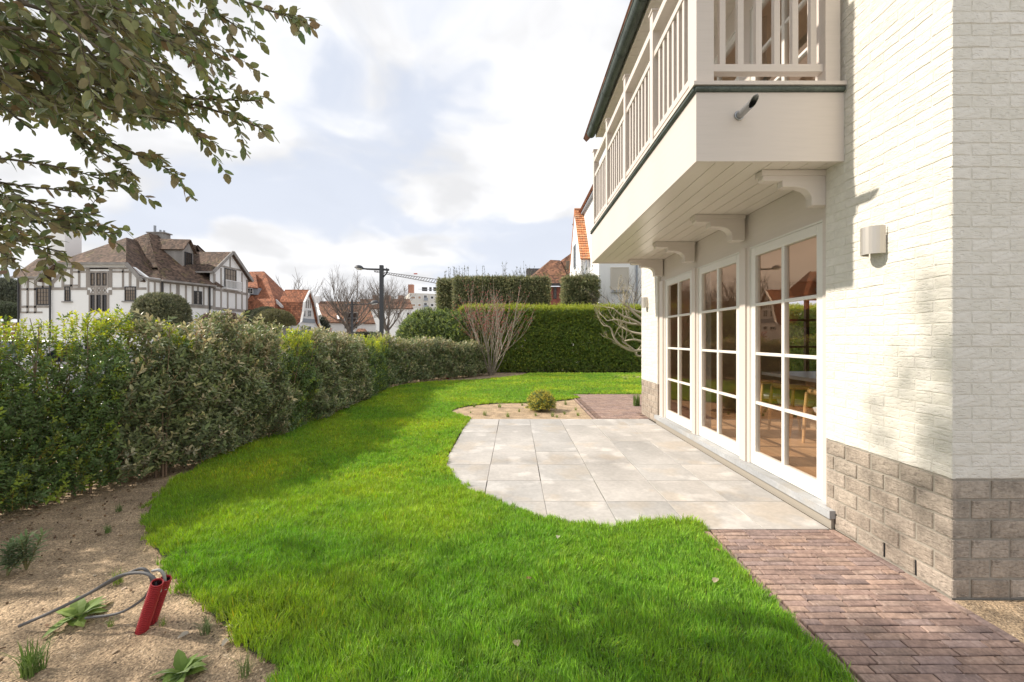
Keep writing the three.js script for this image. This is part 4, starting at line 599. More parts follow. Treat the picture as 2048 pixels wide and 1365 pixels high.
{ // brown hipped house between the clipped trees
  const h = thing('brown_hipped_house', 'house with brown hipped tile roof and red brick wall behind the clipped hedge', 'house'), p = (x, y, d) => at(x, y, d), redBrick = mat(C(0.30, 0.11, 0.08), 0.9, { map: tPaver });
  const e0 = p(1050, 570, 37), e1 = p(1142, 569, 37), r0 = p(1101, 520, 40), r1 = p(1120, 521, 40);
  new MB().plate([e0, e1, r1, r0], 0.15).plate([p(1040, 570, 43), e0, r0], 0.15).build('hip_roof', roofRust, h);
  new MB().plate([p(1118, 570, 37.6), p(1160, 570, 37.6), p(1160, 495, 41), p(1142, 507, 41), p(1121, 522, 40.1)], 0.15).build('main_roof', roofRust, h); new MB().beam(e0, e1, 0.2, 0.2).build('gutter', sashBlack, h);
  const w0 = p(1056, 600, 37.4), w1 = p(1150, 600, 37.4); const wl = new MB().box(w0.x, w1.x, -0.1, e0.y - 0.12, -43, -37.4); wl.build('wall', redBrick, h); const f = new Face(V(w0.x, 0, -37.4), V(w1.x, 0, -37.4)); const a = f.uv(1107, 574), b = f.uv(1113, 598); addWindow(h, f, [a[0], b[0], b[1], a[1]], 1, 2, { out: 0.02 });
  const c = p(1068, 547, 44); new MB().box(c.x - 0.8, c.x + 0.9, 4, c.y + 0.45, -45, -43.6).build('roof_box', mat(C(0.13, 0.12, 0.12), 0.8), h); const s = p(1139, 533, 39.3); new MB().box(s.x - 0.35, s.x + 0.2, s.y - 0.35, s.y + 0.45, s.z, s.z + 0.35).build('roof_window', warmGlass, h);
  rebase(h, e0.x, 0, -38);
}
{ // stretch of far houses that the glass or a side step could show
  const wallR = thing('garden_fence', 'low brown wooden fence with pale rails across the road', 'fence'), m = mat(C(0.32, 0.17, 0.12), 0.85, { map: tWood }), p = at(0, 618, 44), q = at(36, 618, 44); for (let i = 0; i < 6; i++) new MB().box(p.x - 6, q.x, 0.4 + i * 0.5, 0.75 + i * 0.5, -44.05, -44).build('rail', m, wallR); rebase(wallR, p.x, 0, -44);
}
// street lamps
function streetLamp(px, base, pTop, d, dir, label) {
  const t = thing('street_lamp', label, 'street lamp', 'street lamps'), m = mat(C(0.055, 0.058, 0.065), 0.55), top = at(px, pTop, d), s = d / F, x = top.x, y = top.y, z = -d;
  new MB().box(x - 0.09, x + 0.09, -0.1, y, z - 0.09, z + 0.09).build('pole', m, t);
  new MB().tube([V(x - dir * 15 * s, y - 9 * s, z), V(x + dir * 28 * s, y - 7.5 * s, z), V(x + dir * 42 * s, y - 6 * s, z)], [0.06, 0.05, 0.04], 6).build('arm', m, t);
  const br = new MB().tube([V(x - dir * 12 * s, y - 8 * s, z), V(x - dir * 9 * s, y - 18 * s, z), V(x, y - 24 * s, z)], 0.035, 5).tube([V(x - dir * 10 * s, y - 5 * s, z), V(x - dir * 12 * s, y - 14 * s, z), V(x, y - 28 * s, z)], 0.03, 5); br.build('brace', m, t);
  const hd = new THREE.SphereGeometry(0.5, 14, 8, 0, Math.PI * 2, 0, Math.PI / 2); hd.scale(9 * s * 2, 7 * s * 2, 0.5); hd.rotateZ(dir * 0.15); hd.translate(x + dir * 45 * s, y - 6.5 * s, z); part('lamp_head', hd, m, t); const gl = new THREE.CylinderGeometry(0.46, 0.3, 0.25, 14); gl.scale(8 * s * 2, 0.3, 0.45); gl.rotateZ(dir * 0.15); gl.translate(x + dir * 45 * s, y - 7.4 * s, z); part('lens', gl, mat(C(0.6, 0.6, 0.58), 0.2), t);
  return rebase(t, x, 0, z);
}
streetLamp(763, 0, 531, 22, -1, 'dark street lamp on a thick square pole rising just past the garden hedge');
streetLamp(704, 0, 601, 46, 1, 'smaller dark street lamp beside the bare tree and low white house');

// ---------------------------------------------------------------- plants
const leafMat = (extra = {}) => phys(C(1, 1, 1), 0.9, { transmission: 0.3, thickness: 0, clearcoat: 0.75, clearcoatRoughness: 0.27, side: THREE.DoubleSide, ...extra });
const glossLeaf = leafMat({ vertexColors: true }), softLeaf = leafMat({ clearcoat: 0.22, clearcoatRoughness: 0.5, vertexColors: true, transmission: 0.38 });
const bladeMat = phys(C(1, 1, 1), 0.9, { transmission: 0.42, thickness: 0, clearcoat: 0.22, clearcoatRoughness: 0.42, side: THREE.DoubleSide, vertexColors: true });
function leafVerts(L, Wd, nst, fold, curl, tooth = 0, r = Math.random) {      // stations of a blade: [left, mid, right]
  const out = [];
  for (let i = 0; i <= nst; i++) { const t = i / nst, w = Wd / 2 * Math.pow(Math.sin(Math.PI * Math.pow(t, 0.82)), 0.75) + (i === 0 ? Wd * 0.03 : 0), y = L * t, z = -curl * t * t * L, k = i === nst ? 0 : 1, tl = tooth ? 1 + tooth * ((i % 2) ? 1 : -0.6) : 1; out.push([V(-w * k * tl, y, z + fold * w), V(0, y, z), V(w * k * tl, y, z + fold * w)]); }
  return out;
}
function leafInto(b, m, L, Wd, nst, fold, curl, tooth, col, cols) {
  const S = leafVerts(L, Wd, nst, fold, curl, tooth).map((s) => s.map((p) => p.applyMatrix4(m))), n0 = b.p.length;
  for (let i = 0; i < nst; i++) { const a = S[i], c = S[i + 1]; if (i === nst - 1) { b.tri(a[0], a[1], c[1]); b.tri(a[1], a[2], c[1]); } else { b.quad(a[0], a[1], c[1], c[0]); b.quad(a[1], a[2], c[2], c[1]); } }
  for (let i = n0; i < b.p.length; i += 3) cols.push(...col);
}
function withColors(b, cols) { const g = b.geo(); g.setAttribute('color', new THREE.Float32BufferAttribute(cols, 3)); return g; }
function place(dir, pos, spin, up = V(0, 0, 1)) {          // a frame whose y runs along dir, its face towards up
  const y = dir.clone().normalize(); let x = y.clone().cross(up); if (x.lengthSq() < 1e-4) x = y.clone().cross(V(1, 0, 0)); x.normalize(); const z = x.clone().cross(y); const m = new THREE.Matrix4().makeBasis(x, y, z); if (spin) m.multiply(new THREE.Matrix4().makeRotationY(spin)); m.setPosition(pos); return m;
}
function sprigGeo(seed, n, stem, L, Wd, o = {}) {          // a leafy shoot along +y
  const r = mulberry(seed), b = new MB(), cols = [], rr = (a, c) => a + (c - a) * r();
  for (let i = 0; i < n; i++) {
    const t = (i + 0.5) / n, pairA = i * (o.twist ?? 2.4) + rr(-0.4, 0.4), el = mix(o.low ?? 0.35, o.high ?? 0.95, t) + rr(-0.2, 0.2), d = V(Math.cos(pairA) * Math.cos(el), Math.sin(el), Math.sin(pairA) * Math.cos(el)), k = rr(0.75, 1.15) * (t > 0.85 ? 0.75 : 1);
    const v = rr(0.82, 1.15), y = smooth(0.55, 1, t) * (o.tip ?? 0); leafInto(b, place(d, V(0, stem * t, 0), rr(-0.5, 0.5), V(0, 1, 0)), L * k, Wd * k, o.nst ?? 3, rr(0.1, 0.45), rr(-0.1, 0.35), 0, [v * (1 + y * 1.3), v * (1 + y * 0.75), v * (1 - y * 0.2)], cols);
  }
  const n0 = b.p.length; b.tube([V(0, -0.02, 0), V(0.004, stem * 0.5, 0.003), V(0, stem, 0)], [0.0022, 0.0018, 0.001], 3, false); for (let i = n0; i < b.p.length; i += 3) cols.push(1.5, 0.75, 0.8);
  return withColors(b, cols);
}
function instanced(name, geos, mt, list, parent) {         // list: [Matrix4, Color]; spread over the variants
  const g = new THREE.Group(); g.name = name; g.userData.kind = 'stuff';
  geos.forEach((geo, k) => { const L = list.filter((_, i) => i % geos.length === k); if (!L.length) return; const im = new THREE.InstancedMesh(geo, mt, L.length); im.name = name; im.userData.kind = 'stuff'; L.forEach(([m, c], i) => { im.setMatrixAt(i, m); im.setColorAt(i, c); }); g.add(im); });
  if (parent) parent.add(g); return g;
}
const privet = [1, 2, 3].map((s) => sprigGeo(500 + s, 11, 0.13, 0.042, 0.020, { twist: 1.7, tip: 0.0 }));
const privetTip = [1, 2, 3].map((s) => sprigGeo(520 + s, 12, 0.11, 0.036, 0.018, { twist: 1.7, tip: 0.75, low: 0.45 }));
const olive = [1, 2, 3].map((s) => sprigGeo(540 + s, 9, 0.15, 0.062, 0.027, { tip: 0.15 }));
const small = [1, 2, 3].map((s) => sprigGeo(560 + s, 10, 0.16, 0.06, 0.036, { nst: 2 }));
const col = (c, v = 0.2) => { const k = 1 + (rnd() - 0.5) * 2 * v; return C(c[0] * k * R(0.92, 1.08), c[1] * k, c[2] * k * R(0.85, 1.15)); };
const q4 = new THREE.Matrix4();
function at3(pos, dir, s) { return place(dir, pos, R(0, 6.28), V(0.3, 0.9, 0.1)).multiply(q4.clone().makeScale(s, s, s)); }

// ------------ lawn grass
{
  const blades = (seed, n, h, w) => { const r = mulberry(seed), b = new MB(), cols = []; for (let i = 0; i < n; i++) { const a = r() * 6.28, rad = Math.sqrt(r()) * 0.03, x = Math.cos(a) * rad, z = Math.sin(a) * rad, H = h * (0.55 + 0.6 * r()), az = r() * 6.28, lean = 0.08 + 0.75 * r() * r(), ww = w * (0.7 + 0.6 * r()), dx = Math.cos(az), dz = Math.sin(az), sx = -dz * ww / 2, sz = dx * ww / 2; const pt = (t, k) => V(x + dx * lean * H * t * t + sx * k, H * t * (1 - 0.25 * lean * t), z + dz * lean * H * t * t + sz * k); const n0 = b.p.length; b.quad(pt(0, -1), pt(0, 1), pt(0.55, 0.8), pt(0.55, -0.8)); b.tri(pt(0.55, -0.8), pt(0.55, 0.8), pt(1, 0)); const straw = r() < 0.035, v = 0.62 + 0.7 * r(); for (let k = n0; k < b.p.length; k += 3) cols.push(...(straw ? [2.6 * v, 1.5 * v, 3.5 * v] : [v, v, v])); } return withColors(b, cols); };
  const nearG = [1, 2, 3, 4].map((s) => blades(600 + s, 22, 0.062, 0.0042)), farG = [1, 2, 3].map((s) => blades(620 + s, 24, 0.058, 0.006));
  const nearL = [], farL = [];
  for (let d = 0.7; d < 19.3;) {
    const step = d < 4.6 ? 0.0245 : mix(0.031, 0.075, smooth(4.6, 16, d));
    for (let x = -4.2; x < (d > 11.8 ? 11 : 1.75); x += step) {
      if (Math.abs(x) > d * 1.32 + 0.6) continue;
      const X = x + R(-0.5, 0.5) * step, D = d + R(-0.5, 0.5) * step, e = 0.012; if (!inPoly(lawnPoly, X + (X < 0 && D < 5 ? (vn(X * 14, D * 14, 61) - 0.5) * 0.14 : 0), D + (X < 0 && D < 5 ? (vn(X * 14, D * 14, 62) - 0.5) * 0.14 : 0))) continue;
      const nz = fbm(X * 1.3 + 20, D * 1.3, 3, 11), fz = vn(X * 7, D * 7, 15), cz = vn(X * 16, D * 16, 25), s = R(0.7, 1.15) * mix(0.8, 1.2, nz) * mix(0.8, 1.15, fz) * mix(0.72, 1.25, cz);
      const m = new THREE.Matrix4().makeRotationX((vn(X * 11, D * 11, 71) - 0.5) * 0.95).multiply(new THREE.Matrix4().makeRotationZ((vn(X * 11, D * 11, 72) - 0.5) * 0.95)).multiply(new THREE.Matrix4().makeRotationY(R(0, 6.28))).multiply(q4.clone().makeScale(s * (d > 9 ? 1.3 : 1), s, s * (d > 9 ? 1.3 : 1))); m.setPosition(X, e, -D);
      const yel = clamp((nz - 0.3) * 1.6); (d < 4.6 ? nearL : farL).push([m, col([mix(0.24, 0.49, yel), mix(0.49, 0.64, yel), mix(0.010, 0.012, yel)], 0.24)]);
    }
    d += step;
  }
  const g = thing('grass', null, null, null); g.userData.kind = 'stuff'; instanced('grass_blades', nearG, bladeMat, nearL, g); instanced('grass_blades', farG, bladeMat, farL, g);
  console.log('grass', nearL.length, farL.length);
}
// ------------ mixed boundary hedge
const hedgeFront = [[-5.3, 1.0], [-4.95, 2.2], [-4.5, 3.7], [-3.98, 5.0], [-3.8, 6.5], [-3.72, 8.5], [-3.8, 11.0], [-3.95, 13.6], [-3.25, 15.5], [-1.85, 17.2], [-1.35, 18.2]];
{
  const crv = new THREE.CatmullRomCurve3(hedgeFront.map((p) => V(p[0], 0, -p[1]))), len = crv.getLength();
  const h = thing('mixed_hedge', 'loose mixed evergreen hedge with bright young shoots along the lawn', 'hedge');
  const A = [], B = [], T = []; const stems = new MB();
  const topAt = (d) => { const pts = [[0, 1.85], [3.5, 1.80], [5.5, 1.78], [7.5, 1.70], [11, 1.58], [15.5, 1.55], [17, 1.38], [19, 1.2]]; for (let i = 1; i < pts.length; i++) if (d < pts[i][0]) return mix(pts[i - 1][1], pts[i][1], (d - pts[i - 1][0]) / (pts[i][0] - pts[i - 1][0])); return 1.2; };
  const N = 52000;
  for (let i = 0; i < N; i++) {
    const u = Math.pow(rnd(), 1.25), p = crv.getPointAt(u), tan = crv.getTangentAt(u), left = V(tan.z, 0, -tan.x).multiplyScalar(tan.z > 0 ? -1 : 1); left.copy(V(0, 1, 0).cross(tan)); const d = -p.z, s = u * len;
    const lump = vn(s * 1.6, 3, 5), top = topAt(d) + (vn(s * 2.3, 8, 7) - 0.5) * 0.22 + (vn(s * 9, 1, 9) - 0.5) * 0.12;
    const hgt = Math.pow(rnd(), 0.95), y = 0.04 + (top - 0.06) * hgt; if (y > 0.95 && rnd() < 0.42 * smooth(0.95, 1.4, y) + 0.12) continue; 
    const thick = mix(0.95, 0.45, hgt), fr = (vn(s * 3.2, y * 3.5, 21) - 0.5) * 0.26 + smooth(0.9, 1.8, y) * 0.16, off = fr + (rnd() < 0.6 ? Math.pow(rnd(), 1.6) * 0.32 : rnd() * thick);
    const pos = p.clone().addScaledVector(left, off); pos.y = y; const out = left.clone().multiplyScalar(off < thick * 0.5 ? -1 : 1);
    const dir = out.multiplyScalar(R(0.1, 0.75)).add(V(R(-0.5, 0.5), R(0.35, 1.0), R(-0.5, 0.5)));
    const sp = vn(s * 0.75 + 40, 2, 33) + (vn(s * 3, y * 2, 35) - 0.5) * 0.3, seeThrough = d < 4.2 && y > 0.9 ? 0.5 : 0; if (rnd() < seeThrough * 0.55) continue;
    const isOlive = sp > 0.56 || (d > 13 && rnd() < 0.75);
    const young = smooth(top - 0.55, top - 0.08, y + R(-0.12, 0.12));
    if (isOlive) B.push([at3(pos, dir, R(0.8, 1.3)), col(rnd() < 0.2 + young * 0.35 ? [0.48, 0.46, 0.28] : [0.20, 0.255, 0.105], 0.32)]);
    else if (young > 0.4 && rnd() < 0.85) T.push([at3(pos, dir.add(V(0, 0.8, 0)), R(0.8, 1.25)), col([0.42, 0.54, 0.03], 0.2)]);
    else A.push([at3(pos, dir, R(0.85, 1.35)), col(rnd() < 0.2 ? [0.34, 0.45, 0.045] : [0.13, 0.22, 0.05], 0.3)]);
  }
  for (let i = 0; i < 330; i++) {
    const u = Math.pow(rnd(), 1.2), p = crv.getPointAt(u), tan = crv.getTangentAt(u), left = V(0, 1, 0).cross(tan), b0 = p.clone().addScaledVector(left, R(0.05, 0.6)); b0.y = -0.01; const top = topAt(-p.z) * R(0.7, 1.02), sw = V(R(-0.2, 0.2), 0, R(-0.2, 0.2));
    const mid = b0.clone().add(V(sw.x * 0.3 + R(-0.04, 0.04), top * 0.5, sw.z * 0.3)), tp = b0.clone().add(sw).setY(top); stems.tube([b0, mid, tp], [R(0.008, 0.016), 0.007, 0.003], 5, false);
    for (let k = 0; k < 3; k++) { const st = b0.clone().lerp(tp, R(0.25, 0.8)); stems.tube([st, st.clone().add(V(R(-0.25, 0.25), R(0.1, 0.3), R(-0.25, 0.25)))], [0.005, 0.002], 4, false); }
  }
  stems.build('stems', mat(C(0.24, 0.17, 0.115), 0.9), h).userData.kind = 'stuff';
  instanced('privet_leaves', privet, glossLeaf, A, h); instanced('young_shoots', privetTip, softLeaf, T, h); instanced('oleaster_leaves', olive, glossLeaf, B, h);
  rebase(h, -4.2, 0, -8);
}
// ------------ clipped hedges and rounded shrubs: shoots over a shaped body
function clipped(name, label, category, group, sample, n, geos, colors, core, base, scale = 1, spike = 0, deep) {
  const t = thing(name, label, category, group), L = [];
  for (let i = 0; i < n * 2; i++) { const { p, nrm, big } = sample(); const dir = nrm.clone().add(V(R(-0.7, 0.7), R(-0.3, 0.8), R(-0.7, 0.7))); const c = colors(p, nrm); if (!big) p.addScaledVector(nrm, -(deep ?? 0.3) * Math.pow(rnd(), 1.7) * scale); if (spike && !big && nrm.y > 0.8 && rnd() < spike) { dir.set(R(-0.2, 0.2), 1, R(-0.2, 0.2)); p.y += R(0.02, 0.12); } L.push([at3(p, dir, R(0.8, 1.25) * scale * (big ?? 1)), c]); }
  instanced('foliage', geos, softLeaf, L, t); if (core) core(t); return rebase(t, ...base);
}
const boxSample = (x0, x1, y0, y1, d0, d1, wob = 0.08, sides = 'frlt') => { const aF = (x1 - x0) * (y1 - y0), aS = (d1 - d0) * (y1 - y0), aT = (x1 - x0) * (d1 - d0), w = [sides.includes('f') ? aF : 0, sides.includes('l') ? aS : 0, sides.includes('r') ? aS : 0, sides.includes('t') ? aT : 0, sides.includes('b') ? aF : 0], sum = w.reduce((a, b) => a + b); return () => { if (rnd() < 0.42) return { p: V(R(x0 + 0.1, x1 - 0.1), R(y0, y1 - 0.12), -R(d0 + 0.12, d1 - 0.05)), nrm: V(R(-1, 1), R(-0.2, 0.7), R(-1, 1)), big: 1.75 }; let k = rnd() * sum, i = 0; while (k > w[i]) k -= w[i++]; const x = R(x0, x1), y = R(y0, y1), d = R(d0, d1); const q = (vn(x * 1.7 + d, y * 1.7, 3) - 0.5) * 2 * wob; if (i === 0) return { p: V(x, y, -d0 + q), nrm: V(0, 0, 1) }; if (i === 1) return { p: V(x0 + q, y, -d), nrm: V(-1, 0, 0) }; if (i === 2) return { p: V(x1 + q, y, -d), nrm: V(1, 0, 0) }; if (i === 4) return { p: V(x, y, -d1 + q), nrm: V(0, 0, -1) }; return { p: V(x, y1 + q * 0.6, -d), nrm: V(0, 1, 0) }; }; };
const domeCore = (cx, d, rx, ry, rz, y0) => (t) => { const b = new MB(), f = V(cx, Math.max(-0.02, y0 - ry * 0.6), -d); for (let k = 0; k < 26; k++) { const a = R(0, 6.28), e = R(0.1, 1.5); b.tube([f, V(cx + Math.cos(a) * Math.cos(e) * rx * 0.5, y0 + Math.sin(e) * ry * 0.35, -d + Math.sin(a) * Math.cos(e) * rz * 0.5), V(cx + Math.cos(a) * Math.cos(e) * rx * 0.85, y0 + Math.sin(e) * ry * 0.82, -d + Math.sin(a) * Math.cos(e) * rz * 0.85)], [rx * 0.03, rx * 0.02, rx * 0.008], 4, false); } b.build('branches', M.bark, t).userData.kind = 'stuff'; };
const boxCore = (x0, x1, y0, y1, d0, d1) => (t) => { const b = new MB(), dm = (d0 + d1) / 2; for (let x = x0 + 0.2; x < x1 - 0.1; x += 0.42) { const q = V(x + R(-0.08, 0.08), Math.min(y0, -0.05), -dm + R(-0.1, 0.1)), top = V(q.x + R(-0.1, 0.1), y1 - 0.25, q.z); b.tube([q, top], [0.045, 0.015], 5, false); for (let k = 0; k < 9; k++) { const s = q.clone().lerp(top, R(0.15, 1)); b.tube([s, V(clamp(s.x + R(-0.4, 0.4), x0 + 0.15, x1 - 0.15), Math.min(y1 - 0.15, s.y + R(0.1, 0.4)), -R(d0 + 0.15, d1 - 0.15))], [0.016, 0.006], 4, false); } } b.build('branches', M.bark, t).userData.kind = 'stuff'; };
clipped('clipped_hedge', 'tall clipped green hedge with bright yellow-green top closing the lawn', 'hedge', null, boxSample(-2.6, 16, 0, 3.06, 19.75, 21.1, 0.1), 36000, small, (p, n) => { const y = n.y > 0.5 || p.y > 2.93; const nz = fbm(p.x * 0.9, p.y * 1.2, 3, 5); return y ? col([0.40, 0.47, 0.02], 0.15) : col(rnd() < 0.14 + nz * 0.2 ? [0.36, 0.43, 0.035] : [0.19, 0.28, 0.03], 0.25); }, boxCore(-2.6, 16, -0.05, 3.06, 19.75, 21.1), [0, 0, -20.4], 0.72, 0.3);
{ // glossy laurel at the end of the hedge
  const blob = () => { const a = R(0, 6.28), e = Math.asin(R(-0.2, 1)), r = 0.85 + 0.3 * vn(a * 2, e * 3, 61); const n = V(Math.cos(a) * Math.cos(e), Math.sin(e), Math.sin(a) * Math.cos(e)); return { p: V(-3.6 + n.x * 1.75 * r, 1.25 + n.y * 1.55 * r, -19.6 + n.z * 1.1 * r), nrm: n }; };
  clipped('laurel_shrub', 'loose leafy green shrub filling the corner between the two hedges', 'shrub', null, blob, 5200, olive, () => col(rnd() < 0.3 ? [0.29, 0.38, 0.06] : [0.12, 0.19, 0.045], 0.25), domeCore(-3.6, 19.6, 1.7, 1.5, 1.05, 1.2), [-3.6, 0, -19.6], 1.15);
}
// tall clipped evergreen blocks behind
for (const [x0, x1, yt, d, dd, label] of [[874, 915, 561, 27, 1.6, 'narrow tall clipped evergreen block at the end of the long one'], [908, 1097, 557, 26, 1.6, 'long tall clipped evergreen block with stray shoots on top'], [1130, 1196, 555, 23.5, 1.3, 'square clipped evergreen block in front of the neighbouring white house']]) {
  const a = at(x0, yt, d), b = at(x1, yt, d), n = Math.round((b.x - a.x) * 3000);
  clipped('clipped_evergreen', label, 'hedge', 'tall clipped evergreen blocks', boxSample(a.x, b.x, 1.6, a.y, d, d + dd, 0.12), n + 1500, small, () => col(rnd() < 0.25 ? [0.44, 0.42, 0.2] : [0.20, 0.225, 0.085], 0.28), boxCore(a.x, b.x, 0, a.y, d, d + dd), [(a.x + b.x) / 2, 0, -d], 0.85, 0.5);
  const t = thing('stray_shoots', label.startsWith('long') ? 'wispy shoots growing out of the long clipped evergreen block' : label.startsWith('narrow') ? 'wispy shoots growing out of the narrow clipped evergreen block' : 'wispy shoots growing out of the square clipped evergreen block', 'shoots'); const L = [], tw = new MB();
  for (let i = 0; i < (b.x - a.x) * 14; i++) { const x = R(a.x, b.x), hh = R(0.2, 0.8) * (vn(x * 1.5, 4, 9) > 0.5 ? 1.5 : 0.6), p0 = V(x, a.y - 0.1, -R(d, d + dd)), p1 = p0.clone().add(V(R(-0.15, 0.15), hh, R(-0.1, 0.1))); tw.tube([p0, p1], [0.014, 0.006], 3, false); for (let k = 0; k < 4; k++) L.push([at3(p0.clone().lerp(p1, R(0.3, 1)), V(R(-1, 1), 0.8, R(-1, 1)), 0.7), col([0.09, 0.11, 0.04], 0.25)]); }
  tw.build('twigs', M.greyBark, t).userData.kind = 'stuff'; instanced('foliage', small, softLeaf, L, t); rebase(t, (a.x + b.x) / 2, a.y, -d);
}
function dome(cx, d, rx, ry, rz, y0, sq = 1) { return () => { if (rnd() < 0.4) { let q; do q = V(R(-1, 1), R(-0.35, 1), R(-1, 1)); while (q.length() > 1); q.multiplyScalar(0.86); return { p: V(cx + q.x * rx, y0 + q.y * ry, -d + q.z * rz), nrm: V(R(-1, 1), R(-0.2, 0.8), R(-1, 1)), big: 1.7 }; } const a = R(0, 6.28), e = Math.asin(R(-0.25, 1)), n = V(Math.cos(a) * Math.cos(e), Math.sin(e), Math.sin(a) * Math.cos(e)), w = 0.97 + 0.06 * vn(a * 5, e * 6, 71), f = (v) => Math.sign(v) * Math.pow(Math.abs(v), sq); return { p: V(cx + f(n.x) * rx * w, y0 + f(n.y) * ry * w, -d + f(n.z) * rz * w), nrm: n }; }; }
{ const d = 33, a = at(324, 640, d), rx = 41 * d / F; clipped('dome_topiary', 'large dome-shaped clipped evergreen before the half-timbered house', 'topiary', null, dome(a.x, d, rx, 2.3, rx, at(0, 648, d).y, 0.72), 6500, small, () => col(rnd() < 0.25 ? [0.32, 0.32, 0.16] : [0.15, 0.17, 0.07], 0.25), (t) => { domeCore(a.x, d, rx, 2.3, rx, at(0, 648, d).y, 0.85)(t); new MB().tube([V(a.x, -0.1, -d), V(a.x, 2, -d)], 0.25, 8).build('trunk', M.bark, t); }, [a.x, 0, -d], 1.1); }
for (const [x, y, r, rv, d, c, label] of [[550, 645, 34, 24, 36, [0.17, 0.165, 0.05], 'olive round clipped bush before the red roofed house'], [532, 636, 26, 20, 41, [0.075, 0.09, 0.035], 'dark round clipped bush half hidden behind the olive one'], [455, 668, 30, 40, 30, [0.20, 0.13, 0.09], 'brownish dry bush by the corner of the half-timbered house'], [418, 660, 18, 30, 31, [0.24, 0.15, 0.13], 'small pinkish dry bush beside the brownish one'], [14, 630, 30, 24, 46, [0.06, 0.085, 0.03], 'dark green hedge clump beside the half-timbered house']]) { const a = at(x, y, d), s = d / F; clipped('round_bush', label, 'bush', 'round bushes across the street', dome(a.x, d, r * s, rv * s, r * s, a.y), 3000, small, () => col(c, 0.3), (t) => { domeCore(a.x, d, r * s, rv * s, r * s, a.y, 0.75)(t); new MB().tube([V(a.x, -0.1, -d), V(a.x, a.y, -d)], 0.2, 6).build('trunk', M.bark, t); }, [a.x, 0, -d], 1.0); }
{ const a = at(488, 632, 44), b = at(548, 632, 44); clipped('street_hedge', 'dark clipped hedge below the red roofed house', 'hedge', null, boxSample(a.x, b.x, 0, at(0, 622, 44).y, 44, 45, 0.1), 2600, small, () => col([0.05, 0.07, 0.03], 0.25), boxCore(a.x, b.x, 0, at(0, 622, 44).y, 44, 45), [a.x, 0, -44], 1.2); const c = at(690, 672, 55), e = at(760, 672, 55); clipped('street_hedge', 'low dark clipped hedge before the low white house', 'hedge', null, boxSample(c.x, e.x, 0, at(0, 667, 55).y, 55, 56, 0.1), 2200, small, () => col([0.05, 0.065, 0.03], 0.25), boxCore(c.x, e.x, 0, at(0, 667, 55).y, 55, 56), [c.x, 0, -55], 1.3); }
{ const a = at(12, 600, 70); clipped('far_evergreen_tree', 'grey-green evergreen tree beyond the half-timbered house', 'tree', null, dome(a.x, 70, 3.2, 3.4, 3, a.y), 2600, olive, () => col([0.10, 0.12, 0.07], 0.25), (t) => new MB().tube([V(a.x, -0.1, -70), V(a.x, a.y, -70)], [0.4, 0.25], 6).build('trunk', M.bark, t), [a.x, 0, -70], 2.6); const b = at(640, 650, 57); clipped('round_bush', 'small dark conifer between the red roofed and low white houses', 'bush', 'round bushes across the street', dome(b.x, 57, 1.3, 2.4, 1.2, 2.2), 1500, small, () => col([0.05, 0.075, 0.035], 0.25), domeCore(b.x, 57, 1.3, 2.4, 1.2, 2.2, 0.7), [b.x, 0, -57], 1.2); }
// small round shrub in the sand bed
{ const [x, d] = gnd(1082, 822); clipped('round_shrub', 'small round variegated shrub with yellow-edged leaves in the sand bed', 'shrub', null, dome(x, d, 0.30, 0.30, 0.28, 0.13), 950, privetTip, () => col(rnd() < 0.6 ? [0.45, 0.47, 0.07] : [0.13, 0.22, 0.06], 0.25), domeCore(x, d, 0.3, 0.3, 0.28, 0.13, 0.7), [x, 0, -d], 0.5, 0, 0.3); }
// ------------ bare trees
function branchTree(b, p, dir, len, r, depth, o) {
  const n = 4, pts = [p.clone()], q = p.clone(), d = dir.clone(); for (let i = 0; i < n; i++) { d.add(V(R(-1, 1), R(-0.6, 1) * (o.up ?? 0.6), R(-1, 1)).multiplyScalar(o.wob ?? 0.12)).normalize(); q.addScaledVector(d, len / n); pts.push(q.clone()); }
  b.tube(pts, (t) => r * (1 - 0.45 * t), depth > 3 ? 6 : depth > 1 ? 4 : 3, false); if (o.tips && depth <= 1) for (let i = 1; i < pts.length; i++) if (rnd() < o.tipShare) o.tips.push(pts[i].clone());
  if (depth === 0) return; const kids = o.kids[depth] ?? 3;
  for (let k = 0; k < kids; k++) { const t = k === 0 ? 1 : R(0.35, 0.95), i = Math.min(n - 1, Math.floor(t * n)), s = pts[i].clone().lerp(pts[i + 1], t * n - i), nd = d.clone().add(V(R(-1, 1), R(-0.35, 0.8) * (o.up ?? 0.6), R(-1, 1)).multiplyScalar(k === 0 ? 0.25 : (o.spread ?? 0.85))).normalize(); branchTree(b, s, nd, len * R(0.62, 0.85), r * (k === 0 ? 0.62 : 0.48), depth - 1, o); }
}
function bareTree(px, d, hgt, r, depth, label, o = {}) {
  const t = thing('bare_tree', label, 'tree', 'bare winter trees'), x = (px - VX) * d / F, tr = new MB(), cr = new MB(), th = hgt * (o.trunk ?? 0.3), lean = o.lean ?? 0; tr.tube([V(x, -0.1, -d), V(x + lean * 0.4, th * 0.5, -d), V(x + lean, th, -d)], [r * 1.2, r, r * 0.85], 8).build('trunk', M.greyBark, t);
  for (let k = 0; k < (o.limbs ?? 6); k++) { const a = k / (o.limbs ?? 6) * 6.28 + R(-0.3, 0.3), e = R(0.55, 1.45); branchTree(cr, V(x + lean, th * R(0.85, 1), -d), V(Math.cos(a) * Math.cos(e), Math.sin(e), Math.sin(a) * Math.cos(e)), hgt * R(0.22, 0.3), r * 0.5, depth, { kids: [0, 4, 3, 3, 3, 3], wob: 0.13, up: 0.75, spread: 0.75 }); }
  cr.build('crown', M.greyBark, t); return rebase(t, x, 0, -d);
}
bareTree(697, 48, 8.3, 0.26, 5, 'spreading bare tree in front of the low white house', { limbs: 8 });
